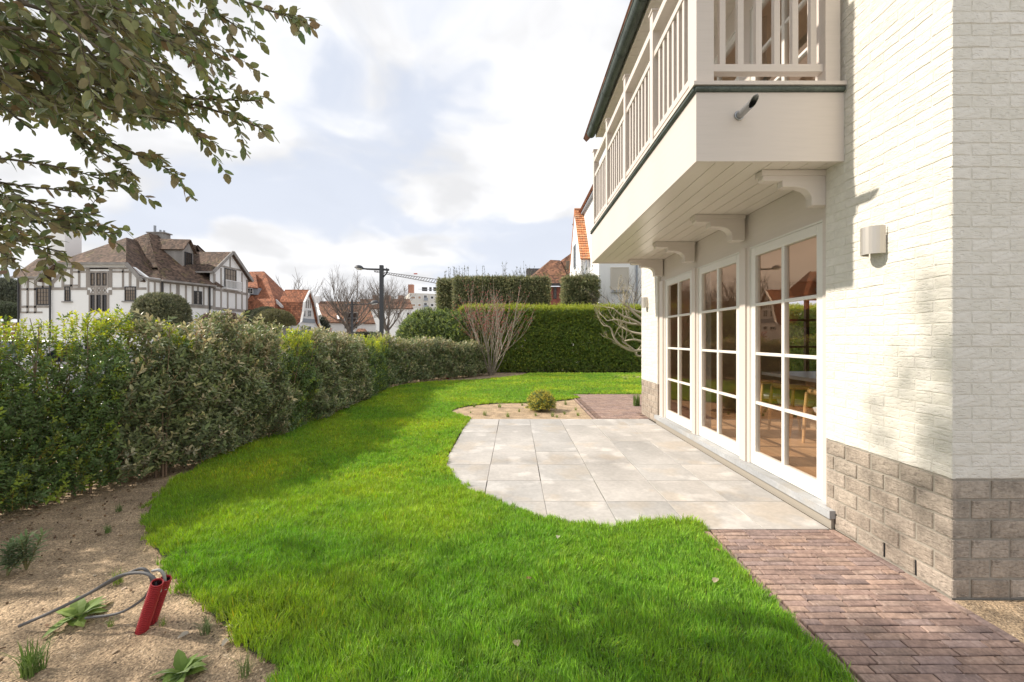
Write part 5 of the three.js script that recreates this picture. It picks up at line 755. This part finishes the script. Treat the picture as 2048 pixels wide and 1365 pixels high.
bareTree(775, 52, 8.9, 0.26, 5, 'spreading bare tree just behind the thick street lamp', { limbs: 8 });
bareTree(590, 75, 11.5, 0.25, 3, 'small bare treetop over the red roofed house', { limbs: 7, trunk: 0.5 });
bareTree(820, 34, 4.2, 0.1, 4, 'slender bare shrubby tree beside the laurel', { limbs: 6, trunk: 0.2 });
bareTree(1255, 22.3, 4.3, 0.07, 3, 'thin bare treetop above the clipped hedge by the roller shutter', { limbs: 6, trunk: 0.55 });
{ // red budded shrub with several stems
  const t = thing('budding_shrub', 'multi-stemmed bare shrub with red buds in front of the clipped hedge', 'shrub'), [x, d] = gnd(982, 751), b = new MB(), tips = [];
  for (let k = 0; k < 13; k++) { const a = k / 13 * 6.28 + R(-0.2, 0.2), e = k % 3 === 0 ? R(1.25, 1.5) : R(0.85, 1.3); branchTree(b, V(x + Math.cos(a) * 0.08, -0.02, -d + Math.sin(a) * 0.08), V(Math.cos(a) * Math.cos(e), Math.sin(e), Math.sin(a) * Math.cos(e)), R(1.2, 1.65), R(0.022, 0.034), 3, { kids: [0, 3, 3, 3], wob: 0.09, up: 1.1, spread: 0.55, tips, tipShare: 0.48 }); }
  new MB().tube([V(x, -0.05, -d), V(x, 0.16, -d)], [0.11, 0.07], 8).build('trunk', M.paleBark, t); b.build('stems', M.paleBark, t).userData.kind = 'stuff';
  const g = new THREE.IcosahedronGeometry(0.019, 0), L = tips.map((p) => [new THREE.Matrix4().makeScale(R(0.7, 1.3), R(0.9, 1.6), R(0.7, 1.3)).setPosition(p), col([0.34, 0.09, 0.07], 0.3)]); instanced('buds', [g], mat(C(1, 1, 1), 0.7), L, t); rebase(t, x, 0, -d);
}
{ // pale crooked shrub by the far corner of the house
  const t = thing('crooked_shrub', 'crooked bare shrub with pale branches beside the white brick pier', 'shrub'), x = 4.25, d = 14, b = new MB(), tips = [], limb = (...P) => { const pts = P.map(([px, py, q]) => at(px, py, d + (q ?? 0))); b.tube(new THREE.CatmullRomCurve3(pts).getPoints(12), (s) => 0.05 * (1 - 0.6 * s), 6); return pts; };
  for (const P of [[[1290, 700], [1262, 702], [1240, 690], [1228, 675], [1220, 655], [1208, 652]], [[1290, 712], [1275, 712], [1268, 700], [1245, 684]], [[1300, 690], [1270, 680], [1250, 682, 0.3]], [[1300, 660], [1265, 640], [1245, 632], [1228, 618]], [[1300, 650, 0.4], [1262, 648, 0.4], [1232, 640, 0.2], [1215, 642]], [[1300, 630, 0.6], [1270, 622, 0.4], [1250, 610], [1240, 600]], [[1290, 670, -0.3], [1262, 664, -0.2], [1236, 650]], [[1285, 640], [1262, 620], [1256, 606]]]) { const pts = limb(...P); for (let i = 1; i < pts.length; i++) branchTree(b, pts[i], V(R(-1, 0.2), R(0, 1), R(-0.5, 0.5)).normalize(), R(0.3, 0.5), 0.016, 2, { kids: [0, 2, 3], wob: 0.25, up: 0.6, tips, tipShare: 0.3 }); }
  new MB().tube([V(5.0, -0.05, -d), V(4.85, 0.6, -d), at(1300, 700, d)], [0.12, 0.1, 0.07], 8).build('trunk', M.paleBark, t); b.build('branches', mat(C(0.46, 0.40, 0.30), 0.9), t).userData.kind = 'stuff';
  instanced('leaves', privetTip, softLeaf, tips.slice(0, 400).map((p) => [at3(p, V(R(-1, 1), R(-0.2, 1), R(-1, 1)), 0.55), col([0.22, 0.20, 0.04], 0.3)]), t); rebase(t, 5.0, 0, -d);
}
{ // pink flowering bush across the street
  const t = thing('blossom_bush', 'low pale pink flowering bush before the low white house', 'bush'), a = at(660, 662, 50), b = new MB(), tips = []; for (let k = 0; k < 7; k++) branchTree(b, V(a.x, -0.1, -50), V(R(-0.9, 0.9), 1, R(-0.5, 0.5)).normalize(), 1.4, 0.05, 2, { kids: [0, 4, 4], wob: 0.2, up: 0.6, spread: 1.1, tips, tipShare: 0.9 }); b.build('branches', M.greyBark, t).userData.kind = 'stuff'; instanced('blossom', [new THREE.IcosahedronGeometry(0.11, 0)], mat(C(1, 1, 1), 0.8), tips.map((p) => [new THREE.Matrix4().setPosition(p), col([0.58, 0.36, 0.33], 0.2)]), t); rebase(t, a.x, 0, -50);
}
// ------------ evergreen oak whose boughs hang into the view
{
  const t = thing('evergreen_oak', 'leafy evergreen oak bough hanging over the garden against the sky', 'tree'), oakCol = (k = 0) => col([[0.36, 0.40, 0.15], [0.27, 0.32, 0.13], [0.46, 0.48, 0.22], [0.40, 0.36, 0.18]][k], 0.12);
  const lm = [0, 1, 2, 3].map((k) => leafMat({ color: oakCol(k), map: tLeaf, transmission: 0.42, clearcoat: 0.3, clearcoatRoughness: 0.45 }));
  const geos = [...Array(8)].map((_, i) => { const b = new MB(), L = 0.058 + 0.005 * (i % 3), S = leafVerts(L, L * (0.40 + 0.06 * (i % 4)), 7, 0.12 + 0.06 * (i % 3), 0.1 * (i % 3) - 0.05, i % 2 ? 0.09 : 0.03); for (let k = 0; k < 7; k++) { const a = S[k], c = S[k + 1]; if (k === 6) b.tri(a[0], a[1], c[1]).tri(a[1], a[2], c[1]); else b.quad(a[0], a[1], c[1], c[0]).quad(a[1], a[2], c[2], c[1]); } b.tube([V(0, -0.008, 0), V(0, 0.002, 0)], 0.0009, 3, false); for (let k = 0; k < b.t.length; k += 2) { b.t[k] = b.t[k] * 9 + i * 0.3; b.t[k + 1] = b.t[k + 1] * 9; } return b.geo(); });
  const twigs = new MB(), leaves = [];
  function bough(P, r0, density, side) {
    const pts = P.map((p) => at(p[0], p[1], p[2])), c = new THREE.CatmullRomCurve3(pts), len = c.getLength(), n = Math.max(6, Math.round(len / 0.05)); twigs.tube(c.getPoints(n), (s) => r0 * (1 - 0.75 * s) + 0.0009, 5, false);
    const walk = (cv, ln, dens, from) => { const m = Math.round(ln * dens); for (let i = 0; i < m; i++) { const s = from + (1 - from) * (i + rnd() * 0.8) / m, p = cv.getPointAt(Math.min(s, 1)), d = cv.getTangentAt(Math.min(s, 1)); const ang = i * 2.4 + R(-0.5, 0.5), a = d.clone().cross(V(0, 1, 0)).normalize(), b = a.clone().cross(d); const dir = d.clone().multiplyScalar(R(0.5, 1.1)).addScaledVector(a, Math.cos(ang) * 0.9).addScaledVector(b, Math.sin(ang) * 0.75).add(V(0, -0.25, 0)); leaves.push([place(dir, p, R(-0.9, 0.9), V(R(-0.5, 0.5), 1, R(-0.5, 0.5))), R(0.55, 1.0) * (s > 0.93 ? 0.7 : 1)]); } };
    walk(c, len, density, 0.06);
    for (let k = 0; k < side; k++) { const s = R(0.15, 0.9), p = c.getPointAt(s), d = c.getTangentAt(s).add(V(R(-0.6, 0.6), R(-0.75, 0.45), R(-0.6, 0.6))).normalize(), l2 = R(0.1, 0.26), c2 = new THREE.CatmullRomCurve3([p, p.clone().addScaledVector(d, l2 * 0.5).add(V(0, 0.01, 0)), p.clone().addScaledVector(d, l2).add(V(0, -0.02, 0))]); twigs.tube(c2.getPoints(5), (q) => 0.002 * (1 - 0.6 * q), 4, false); walk(c2, l2, density * 1.15, 0.12); }
  }
  const D = 1.95;
  for (const P of [[[380, -60, D], [470, -5, D], [540, 22, D], [592, 38, D - 0.05]], [[360, -40, D + 0.1], [440, 30, D], [498, 70, D]], [[300, 0, D], [400, 80, D], [470, 150, D]], [[240, 140, D], [380, 195, D], [460, 200, D], [522, 202, D]], [[300, 190, D + 0.1], [420, 218, D], [480, 240, D], [536, 262, D]], [[150, 160, D], [290, 230, D], [390, 262, D], [408, 290, D]], [[120, 230, D], [230, 290, D], [300, 322, D], [364, 352, D]], [[60, 200, D], [180, 290, D], [240, 330, D], [262, 362, D]], [[-60, 310, D], [60, 325, D], [160, 345, D], [232, 372, D]], [[-80, 350, D], [40, 372, D], [120, 380, D], [172, 388, D]], [[-60, 400, D], [50, 400, D], [130, 418, D + 0.1], [165, 425, D + 0.1]], [[-80, 430, D], [40, 440, D], [150, 458, D], [236, 468, D]], [[-60, 460, D], [20, 478, D], [70, 492, D], [130, 505, D]], [[-60, 480, D - 0.2], [-10, 500, D - 0.2], [30, 520, D - 0.2]], [[20, 445, D], [110, 440, D], [185, 428, D], [200, 424, D]]]) bough(P, 0.0055, 52, 5);
  const dense = [[-150, -150], [430, -120], [440, 90], [395, 165], [350, 225], [250, 262], [120, 268], [-150, 290]];
  for (let k = 0; k < 138; k++) { let x, y; do { x = R(-150, 420); y = R(-140, 275); } while (!inPoly(dense, x, y)); const d = R(1.35, 2.7), L = R(150, 240) * 1.9 / d, an = R(0.05, 0.75); bough([[x - L * Math.cos(an), y - L * Math.sin(an), d + R(-0.2, 0.2)], [x - L * 0.45, y - L * 0.3, d + R(-0.1, 0.1)], [x, y, d]], 0.006, 42, 4); }
  for (let k = 0; k < 7; k++) { const y = R(310, 460), d = R(1.4, 2.4); bough([[-260, y - 40, d], [-120, y - 10, d], [R(-20, 70), y + R(0, 20), d]], 0.006, 42, 4); }
  // limbs and trunk, out of the frame
  const trunk = new MB().tube([V(-4.9, -0.05, -0.6), V(-4.8, 1.2, -0.7), V(-4.7, 2.6, -0.9)], [0.24, 0.19, 0.16], 12); trunk.build('trunk', M.bark, t);
  for (const P of [[[-4.7, 2.5, 0.9], [-4.2, 3.6, 1.3], [-2.9, 4.0, 1.7], [-2.1, 3.4, 2.0]], [[-4.7, 2.5, 0.9], [-4.2, 3.1, 1.5], [-3.2, 3.0, 1.8], [-2.55, 2.7, 1.95]], [[-4.7, 2.6, 0.9], [-5.0, 4.5, 1.2], [-4.9, 6.4, 1.4], [-4.8, 7.8, 1.5]], [[-4.7, 2.6, 0.9], [-5.8, 3.9, 1.8], [-6.3, 5.0, 2.5]], [[-4.75, 2.6, 0.9], [-4.4, 4.4, 0.2], [-3.6, 6.0, -0.4]], [[-4.7, 3.2, 1.0], [-4.2, 5.2, 2.0], [-3.6, 6.6, 2.7]]]) new MB().tube(new THREE.CatmullRomCurve3(P.map((p) => V(p[0], p[1], -p[2]))).getPoints(16), (s) => 0.1 * (1 - 0.8 * s), 7).build('limb', M.bark, t);
  twigs.build('twigs', mat(C(0.16, 0.13, 0.095), 0.9), t).userData.kind = 'stuff';
  // rank the leaves by the size at which they show; the largest stand alone, the rest are one mass
  const rank = leaves.map(([m, s], i) => { const p = V(0, 0, 0).setFromMatrixPosition(m), px = VX + p.x / -p.z * F, py = VY - (p.y - EYE) / -p.z * F; return [px > 0 && py > 0 && p.z < -0.2 ? s / -p.z : -1, i]; }).sort((a, b) => b[0] - a[0]);
  const alone = new Set(rank.slice(0, 300).map((r) => r[1])), rest = [];
  leaves.forEach(([m, s], i) => { if (alone.has(i)) { const o = part('leaf', geos[i % 8], lm[Math.floor(rnd() * 4)], t); m.decompose(o.position, o.quaternion, o.scale); o.scale.setScalar(s); } else rest.push([m.multiply(q4.clone().makeScale(s, s, s)), C(R(0.8, 1.2), R(0.85, 1.15), R(0.7, 1.2))]); });
  lm.forEach((m, k) => instanced('foliage', [geos[k], geos[k + 4]], m, rest.filter((_, i) => i % 4 === k), t));
  // the crown beyond the frame
  const sp = [1, 2, 3].map((s) => sprigGeo(700 + s, 13, 0.2, 0.06, 0.031, { nst: 3 })), cl = [];
  const centres = [...Array(78)].map(() => { let a; do a = V(R(-1, 1), R(-1, 1), R(-1, 1)); while (a.length() > 1); return V(-4.7 + a.x * 3.0, 5.1 + a.y * 3.3, -(1.15 + a.z * 2.05)); });
  for (let k = 0; k < 6; k++) centres.push(V(-4.0 + R(-2, 1.6), 7.4 + R(-1.4, 1.2), -(2.7 + R(-1.3, 0.9))));
  for (const c of centres) for (let k = 0; k < 95; k++) { const p = c.clone().add(V(R(-1, 1), R(-0.7, 0.7), R(-1, 1)).multiplyScalar(0.62)); const d = -p.z, px = VX + p.x / d * F, py = VY - (p.y - EYE) / d * F; if (d > 0.05 && px > -70 && px < 2150 && py > -70) continue; if (p.y < 2.0) continue; cl.push([at3(p, V(R(-1, 1), R(-0.4, 1), R(-1, 1)), R(0.8, 1.3)), col([0.13, 0.14, 0.04], 0.3)]); }
  instanced('crown', sp, softLeaf, cl, t); console.log('oak', leaves.length, cl.length);
  rebase(t, -4.9, 0, -0.6);
}
// ------------ weeds, conduits, fallen leaves
const weedGreen = leafMat({ vertexColors: true, transmission: 0.35, clearcoat: 0.2, clearcoatRoughness: 0.5 });
function tuft(px, py, h, n, label, group, c = [0.16, 0.26, 0.045], lean = 0.8, name = 'grass_tuft') {
  const [x, d] = gnd(px, py), b = new MB(), cols = []; for (let i = 0; i < n; i++) { const a = R(0, 6.28), H = h * R(0.5, 1.1), l = lean * R(0.15, 1), w = Math.max(0.0032, h * 0.03), dx = Math.cos(a), dz = Math.sin(a), bx = R(-0.2, 0.2) * h, bz = R(-0.2, 0.2) * h, pt = (t, k) => V(bx + dx * l * H * t * t - dz * w * k, H * t * (1 - 0.35 * l * t), bz + dz * l * H * t * t + dx * w * k), n0 = b.p.length, v = R(0.75, 1.25); b.quad(pt(0, -0.5), pt(0, 0.5), pt(0.5, 0.4), pt(0.5, -0.4)).quad(pt(0.5, -0.4), pt(0.5, 0.4), pt(0.8, 0.22), pt(0.8, -0.22)).tri(pt(0.8, -0.22), pt(0.8, 0.22), pt(1, 0)); for (let k = n0; k < b.p.length; k += 3) cols.push(c[0] * v, c[1] * v, c[2] * v); }
  const m = part(numbered(name), withColors(b, cols), weedGreen, scene); m.position.set(x, 0.0, -d); return tag(m, label, 'grass tuft', group);
}
tuft(62, 1348, 0.17, 120, 'dense dark green grass tuft on the sand below the grey cables', 'grass tufts in the sand'); tuft(412, 1268, 0.11, 60, 'grey-green grass tuft on the sand between the red conduits and dry leaves', 'grass tufts in the sand', [0.16, 0.22, 0.07]); tuft(215, 1066, 0.09, 45, 'flat grass tuft on the open sand below the hedge', 'grass tufts in the sand', [0.14, 0.24, 0.05]); tuft(238, 1024, 0.09, 40, 'grass tuft on the sand closest to the hedge stems', 'grass tufts in the sand', [0.14, 0.22, 0.05]); tuft(235, 1168, 0.11, 60, 'bright grass tuft under the looped grey cables', 'grass tufts in the sand', [0.25, 0.36, 0.05]); tuft(492, 1352, 0.12, 50, 'pale grass tuft at the ragged lawn edge', 'grass tufts in the sand', [0.20, 0.26, 0.07]); tuft(222, 1254, 0.06, 22, 'tiny grass sprig between the broad-leaved weed and red conduits', 'grass tufts in the sand', [0.24, 0.34, 0.05]); tuft(326, 1252, 0.06, 18, 'tiny grass sprig at the foot of the red conduits', 'grass tufts in the sand', [0.24, 0.34, 0.05]);
for (const [cx, cy, hh] of [[440, 370, 0.16], [625, 380, 0.15], [355, 300, 0.15], [560, 305, 0.16], [715, 338, 0.1], [850, 372, 0.1], [985, 378, 0.14], [1080, 358, 0.09], [1090, 280, 0.15], [1170, 326, 0.1], [1190, 372, 0.12], [325, 350, 0.07], [1020, 385, 0.08], [740, 290, 0.1]]) tuft(860 + cx * 0.249, 740 + cy * 0.249, hh, 55, 'small grass tuft on the pale sand around the round shrub', 'grass tufts in the sand bed by the terrace', [0.24, 0.33, 0.06], 1.1);
tuft(1273, 813, 0.33, 120, 'upright feathery grass clump against the white pier', null, [0.17, 0.27, 0.05], 0.25, 'feather_grass'); for (const [x, y] of [[1250, 762], [1232, 758], [1268, 757]]) tuft(x, y, 0.22, 60, 'grass tuft on the sandy patch before the far clipped hedge', 'grass tufts on the far sandy patch', [0.24, 0.33, 0.06], 0.9);
function dock(px, py, s, n, label) {
  const [x, d] = gnd(px, py), t = thing('broad_leaved_weed', label, 'weed', 'broad-leaved weeds on the sand'); for (let i = 0; i < n; i++) { const a = i / n * 6.28 * 2.4 + R(-0.2, 0.2), e = R(0.2, 1.1), b = new MB(), cols = []; leafInto(b, place(V(Math.cos(a) * Math.cos(e), Math.sin(e), Math.sin(a) * Math.cos(e)), V(Math.cos(a) * 0.01, 0.005, Math.sin(a) * 0.01), R(-0.4, 0.4), V(0, 1, 0)), s * R(0.6, 1.15), s * R(0.42, 0.56), 7, 0.22, R(0.2, 0.75), 0.09, col([0.20, 0.31, 0.045], 0.25).toArray(), cols); part('leaf', withColors(b, cols), weedGreen, t); } t.position.set(x, 0, -d); }
dock(158, 1236, 0.13, 15, 'bright green broad-leaved weed lying over the thin grey cable'); dock(362, 1350, 0.12, 16, 'green broad-leaved weed on the sand near the lawn edge');
function spurge(px, py, h, label) { const [x, d] = gnd(px, py), t = thing('leafy_weed', label, 'weed', 'tall leafy weeds by the hedge'); for (let q = 0; q < 4; q++) { const lean = V(R(-0.3, 0.5), 1, R(-0.35, 0.35)).normalize(), H = h * R(0.7, 1.05), b = new MB().tube([V(0, 0, 0), lean.clone().multiplyScalar(H)], [0.006, 0.003], 5, false); b.build('stem', mat(C(0.20, 0.19, 0.08), 0.8), t); const L = new MB(), cols = []; for (let k = 0; k < 34; k++) { const s = 0.35 + 0.65 * k / 34, a = k * 2.4, e = mix(-0.1, 0.9, s); leafInto(L, place(V(Math.cos(a) * Math.cos(e), Math.sin(e), Math.sin(a) * Math.cos(e)), lean.clone().multiplyScalar(H * s), 0, V(0, 1, 0)), 0.075, 0.014, 4, 0.2, 0.3, 0, col([0.18, 0.26, 0.09], 0.2).toArray(), cols); } part('leaves', withColors(L, cols), weedGreen, t).userData.kind = 'stuff'; } t.position.set(x, 0, -d); }
spurge(52, 1140, 0.28, 'tall grey-green leafy weed with narrow leaves below the hedge'); spurge(14, 1152, 0.2, 'shorter narrow-leaved weed beside the tall grey-green one');
{ // red corrugated conduits with cables
  const red = mat(C(0.38, 0.022, 0.028), 0.42), grey = mat(C(0.13, 0.13, 0.135), 0.5), pale = mat(C(0.40, 0.40, 0.40), 0.5);
  function conduit(name, label, a, b, r, cables) { const t = thing(name, label, 'conduit', 'red cable conduits'), n = 92, pts = []; for (let i = 0; i <= n; i++) pts.push(a.clone().lerp(b, i / n)); const w = new MB().tube(pts.filter((_, i) => i % 4 === 0), r * 0.84, 16, false), w2 = new MB(), ax = b.clone().sub(a).normalize(), nr = Math.round(a.distanceTo(b) / (r * 0.42)); for (let i = 0; i <= nr; i++) { const g = new THREE.TorusGeometry(r * 0.92, r * 0.12, 6, 18); g.rotateX(Math.PI / 2); w.add(g, place(ax, a.clone().lerp(b, i / nr))); } w2.tube(pts.filter((_, i) => i % 6 === 0).reverse(), r * 0.82, 12, false); w.build('corrugated_pipe', red, t); w2.build('pipe_lining', M.black, t); for (const [P, m, rr] of cables) new MB().tube(new THREE.CatmullRomCurve3(P).getPoints(40), rr, 8).build('cable', m, t); return rebase(t, a.x, 0, a.z); }
  const d = 2.3;
  conduit('cable_conduit', 'red corrugated conduit with dark grey cables arching out over the sand', at(283, 1262, d), at(314, 1166, d - 0.05), 0.0285, [[[at(312, 1190, d), at(309, 1160, d - 0.03), at(292, 1148, d - 0.02), at(240, 1152, d), at(180, 1186, d), at(100, 1226, d), at(38, 1253, d)], grey, 0.0085], [[at(304, 1190, d + 0.03), at(302, 1158, d + 0.03), at(288, 1139, d + 0.03), at(250, 1150, d + 0.06), at(170, 1192, d + 0.07), at(110, 1222, d + 0.06)], grey, 0.008], [[at(300, 1178, d + 0.05), at(286, 1198, d + 0.06), at(240, 1226, d + 0.05), at(170, 1237, d + 0.03)], grey, 0.007]]);
  conduit('cable_conduit', 'second red corrugated conduit leaning outwards with a pale cable stub', at(297, 1258, d + 0.06), at(331, 1158, d + 0.04), 0.0275, [[[at(330, 1180, d + 0.04), at(327, 1150, d + 0.03), at(318, 1141, d + 0.02), at(304, 1143, d + 0.02)], pale, 0.008], [[at(322, 1172, d - 0.03), at(320, 1184, d - 0.03)], pale, 0.006]]);
  const e = 16.6; conduit('cable_conduit', 'small red conduit with a pale cable at the foot of the far hedge', at(894, 759, e), at(899, 750, e), 0.05, [[[at(898, 752, e), at(902, 749, e), at(905, 753, e), at(904, 758, e)], pale, 0.016]]);
}
{ // fallen leaves
  const dry = [C(0.52, 0.42, 0.28), C(0.36, 0.17, 0.08), C(0.60, 0.54, 0.44)].map((c) => leafMat({ color: c, map: tLeaf, clearcoat: 0 }));
  for (const [px, py, s, k, label, y] of [[1036, 1312, 0.065, 0, 'tan dry leaf lying deep in the foreground grass', 0.04], [1428, 1182, 0.06, 0, 'tan dry leaf on the lawn near the brick path edging', 0.045], [1053, 1174, 0.04, 1, 'small rust-brown leaf standing in the lawn', 0.045], [1441, 1116, 0.05, 1, 'brown leaf at the lawn corner between slabs and bricks', 0.04], [1117, 1086, 0.05, 2, 'slim straw-coloured leaf in the lawn close to the slabs', 0.05], [466, 1262, 0.06, 2, 'pale dry leaf lying uppermost of three on the sand', 0.012], [459, 1283, 0.055, 2, 'pale dry leaf lying flat below the others on the sand', 0.012], [482, 1283, 0.06, 2, 'pale dry leaf touching the ragged lawn edge', 0.012], [378, 1272, 0.05, 2, 'pale curled leaf beside the grey-green grass tuft', 0.012]]) { const [x, d] = gnd(px, py + y / 1.6 * 0), b = new MB(), cols = []; leafInto(b, place(V(R(-1, 1), 0.1, R(-1, 1)), V(0, 0, 0), R(-0.3, 0.3), V(0, 1, 0)), s, s * 0.6, 6, 0.35, 0.3, 0.06, [1, 1, 1], cols); const m = part(numbered('fallen_leaf'), b.geo(), dry[k], scene); m.position.set(x, y + 0.006, -d); tag(m, label, 'leaf', 'fallen leaves'); }
}
{ // dry bits, pebbles and leaf litter on the sand
  const chip = new THREE.BoxGeometry(0.016, 0.003, 0.009), peb = new THREE.IcosahedronGeometry(0.006, 0), A = [], B = [];
  for (let i = 0; i < 5200; i++) { const near = rnd() < 0.6, d = near ? R(1.6, 5.5) : R(3, 17), x = R(-5, -0.4); if (inPoly(lawnPoly, x, d)) continue; const base = hedgeFront.reduce((a, p) => Math.abs(p[1] - d) < Math.abs(a[1] - d) ? p : a)[0], k = smooth(1.6, 0, x - base); if (rnd() > 0.16 + 0.84 * k || x < base - 1) continue; const s = R(0.5, 1.6), m = new THREE.Matrix4().makeRotationFromEuler(new THREE.Euler(R(-0.4, 0.4), R(0, 6.28), R(-0.4, 0.4))).multiply(q4.clone().makeScale(s, s, s)); m.setPosition(x, 0.004, -d); (rnd() < 0.7 ? A : B).push([m, rnd() < 0.6 ? col([0.17, 0.11, 0.06], 0.4) : col([0.42, 0.33, 0.22], 0.3)]); }
  const g = thing('leaf_litter'); g.userData.kind = 'stuff'; const lm2 = mat(C(1, 1, 1), 0.9); instanced('litter', [chip], lm2, A, g); instanced('pebbles', [peb], lm2, B, g);
}
// ------------ cars parked behind the hedge
function car(x, d, turn, c, label) {
  const t = thing('parked_car', label, 'car', 'cars parked along the road'), paint = phys(c, 0.35, { clearcoat: 1, clearcoatRoughness: 0.05, metalness: 0.2 }), glass = mat(C(0.02, 0.025, 0.035), 0.05), rub = mat(C(0.02, 0.02, 0.02), 0.8), chrome = mat(C(0.5, 0.5, 0.5), 0.3, { metalness: 0.8 });
  const S = new THREE.Shape([[-2.1, 0.35], [-2.15, 0.7], [-2.05, 0.95], [-1.2, 1.05], [-0.5, 1.55], [1.2, 1.6], [1.85, 1.1], [2.1, 1.0], [2.15, 0.5], [2.05, 0.32]].map((p) => new THREE.Vector2(...p))), e = new THREE.ExtrudeGeometry(S, { depth: 1.5, bevelEnabled: true, bevelThickness: 0.14, bevelSize: 0.09, bevelSegments: 3 }); e.translate(0, 0, -0.75); part('body', e, paint, t);
  for (const s of [-1, 1]) { const f = (pts) => { const b = new MB(), q = pts.map(([a, y]) => V(a, y, s * 0.905)); b.plate(s > 0 ? q : q.reverse(), 0.03); b.build('side_window', glass, t); }; f([[-0.95, 1.08], [0.15, 1.1], [0.15, 1.5], [-0.42, 1.49]]); f([[0.22, 1.1], [1.5, 1.12], [1.1, 1.5], [0.22, 1.51]]); for (const wx of [-1.35, 1.35]) { const w = new THREE.Group(); w.name = 'wheel'; t.add(w); const ty = new THREE.TorusGeometry(0.25, 0.09, 10, 24); ty.translate(wx, 0.33, s * 0.83); part('tyre', ty, rub, w); const ri = new THREE.CylinderGeometry(0.2, 0.2, 0.1, 16); ri.rotateX(Math.PI / 2); ri.translate(wx, 0.33, s * 0.86); part('rim', ri, chrome, w); } }
  new MB().plate([V(-1.27, 1.1, 0.7), V(-0.58, 1.57, 0.62), V(-0.58, 1.57, -0.62), V(-1.27, 1.1, -0.7)], 0.03).build('windscreen', glass, t).position.set(-0.07, 0.05, 0); new MB().plate([V(1.3, 1.6, 0.62), V(1.9, 1.17, 0.7), V(1.9, 1.17, -0.7), V(1.3, 1.6, -0.62)], 0.03).build('rear_window', glass, t).position.set(0.07, 0.05, 0);
  for (const s of [-1, 1]) new MB().box(-2.27, -2.16, 0.68, 0.82, s * 0.62 - 0.16, s * 0.62 + 0.16).build('headlight', chrome, t);
  t.position.set(x, -0.085, -d); t.rotation.y = turn; return t;
}
car(-12.4, 11, Math.PI / 2, C(0.62, 0.63, 0.65), 'silver car parked on the road behind the hedge'); car(-12.4, 16.5, Math.PI / 2, C(0.03, 0.05, 0.11), 'dark blue car parked behind the silver one');
scene.traverse((o) => { if (o.isMesh) { o.castShadow = true; o.receiveShadow = true; } });
renderer.render(scene, camera);
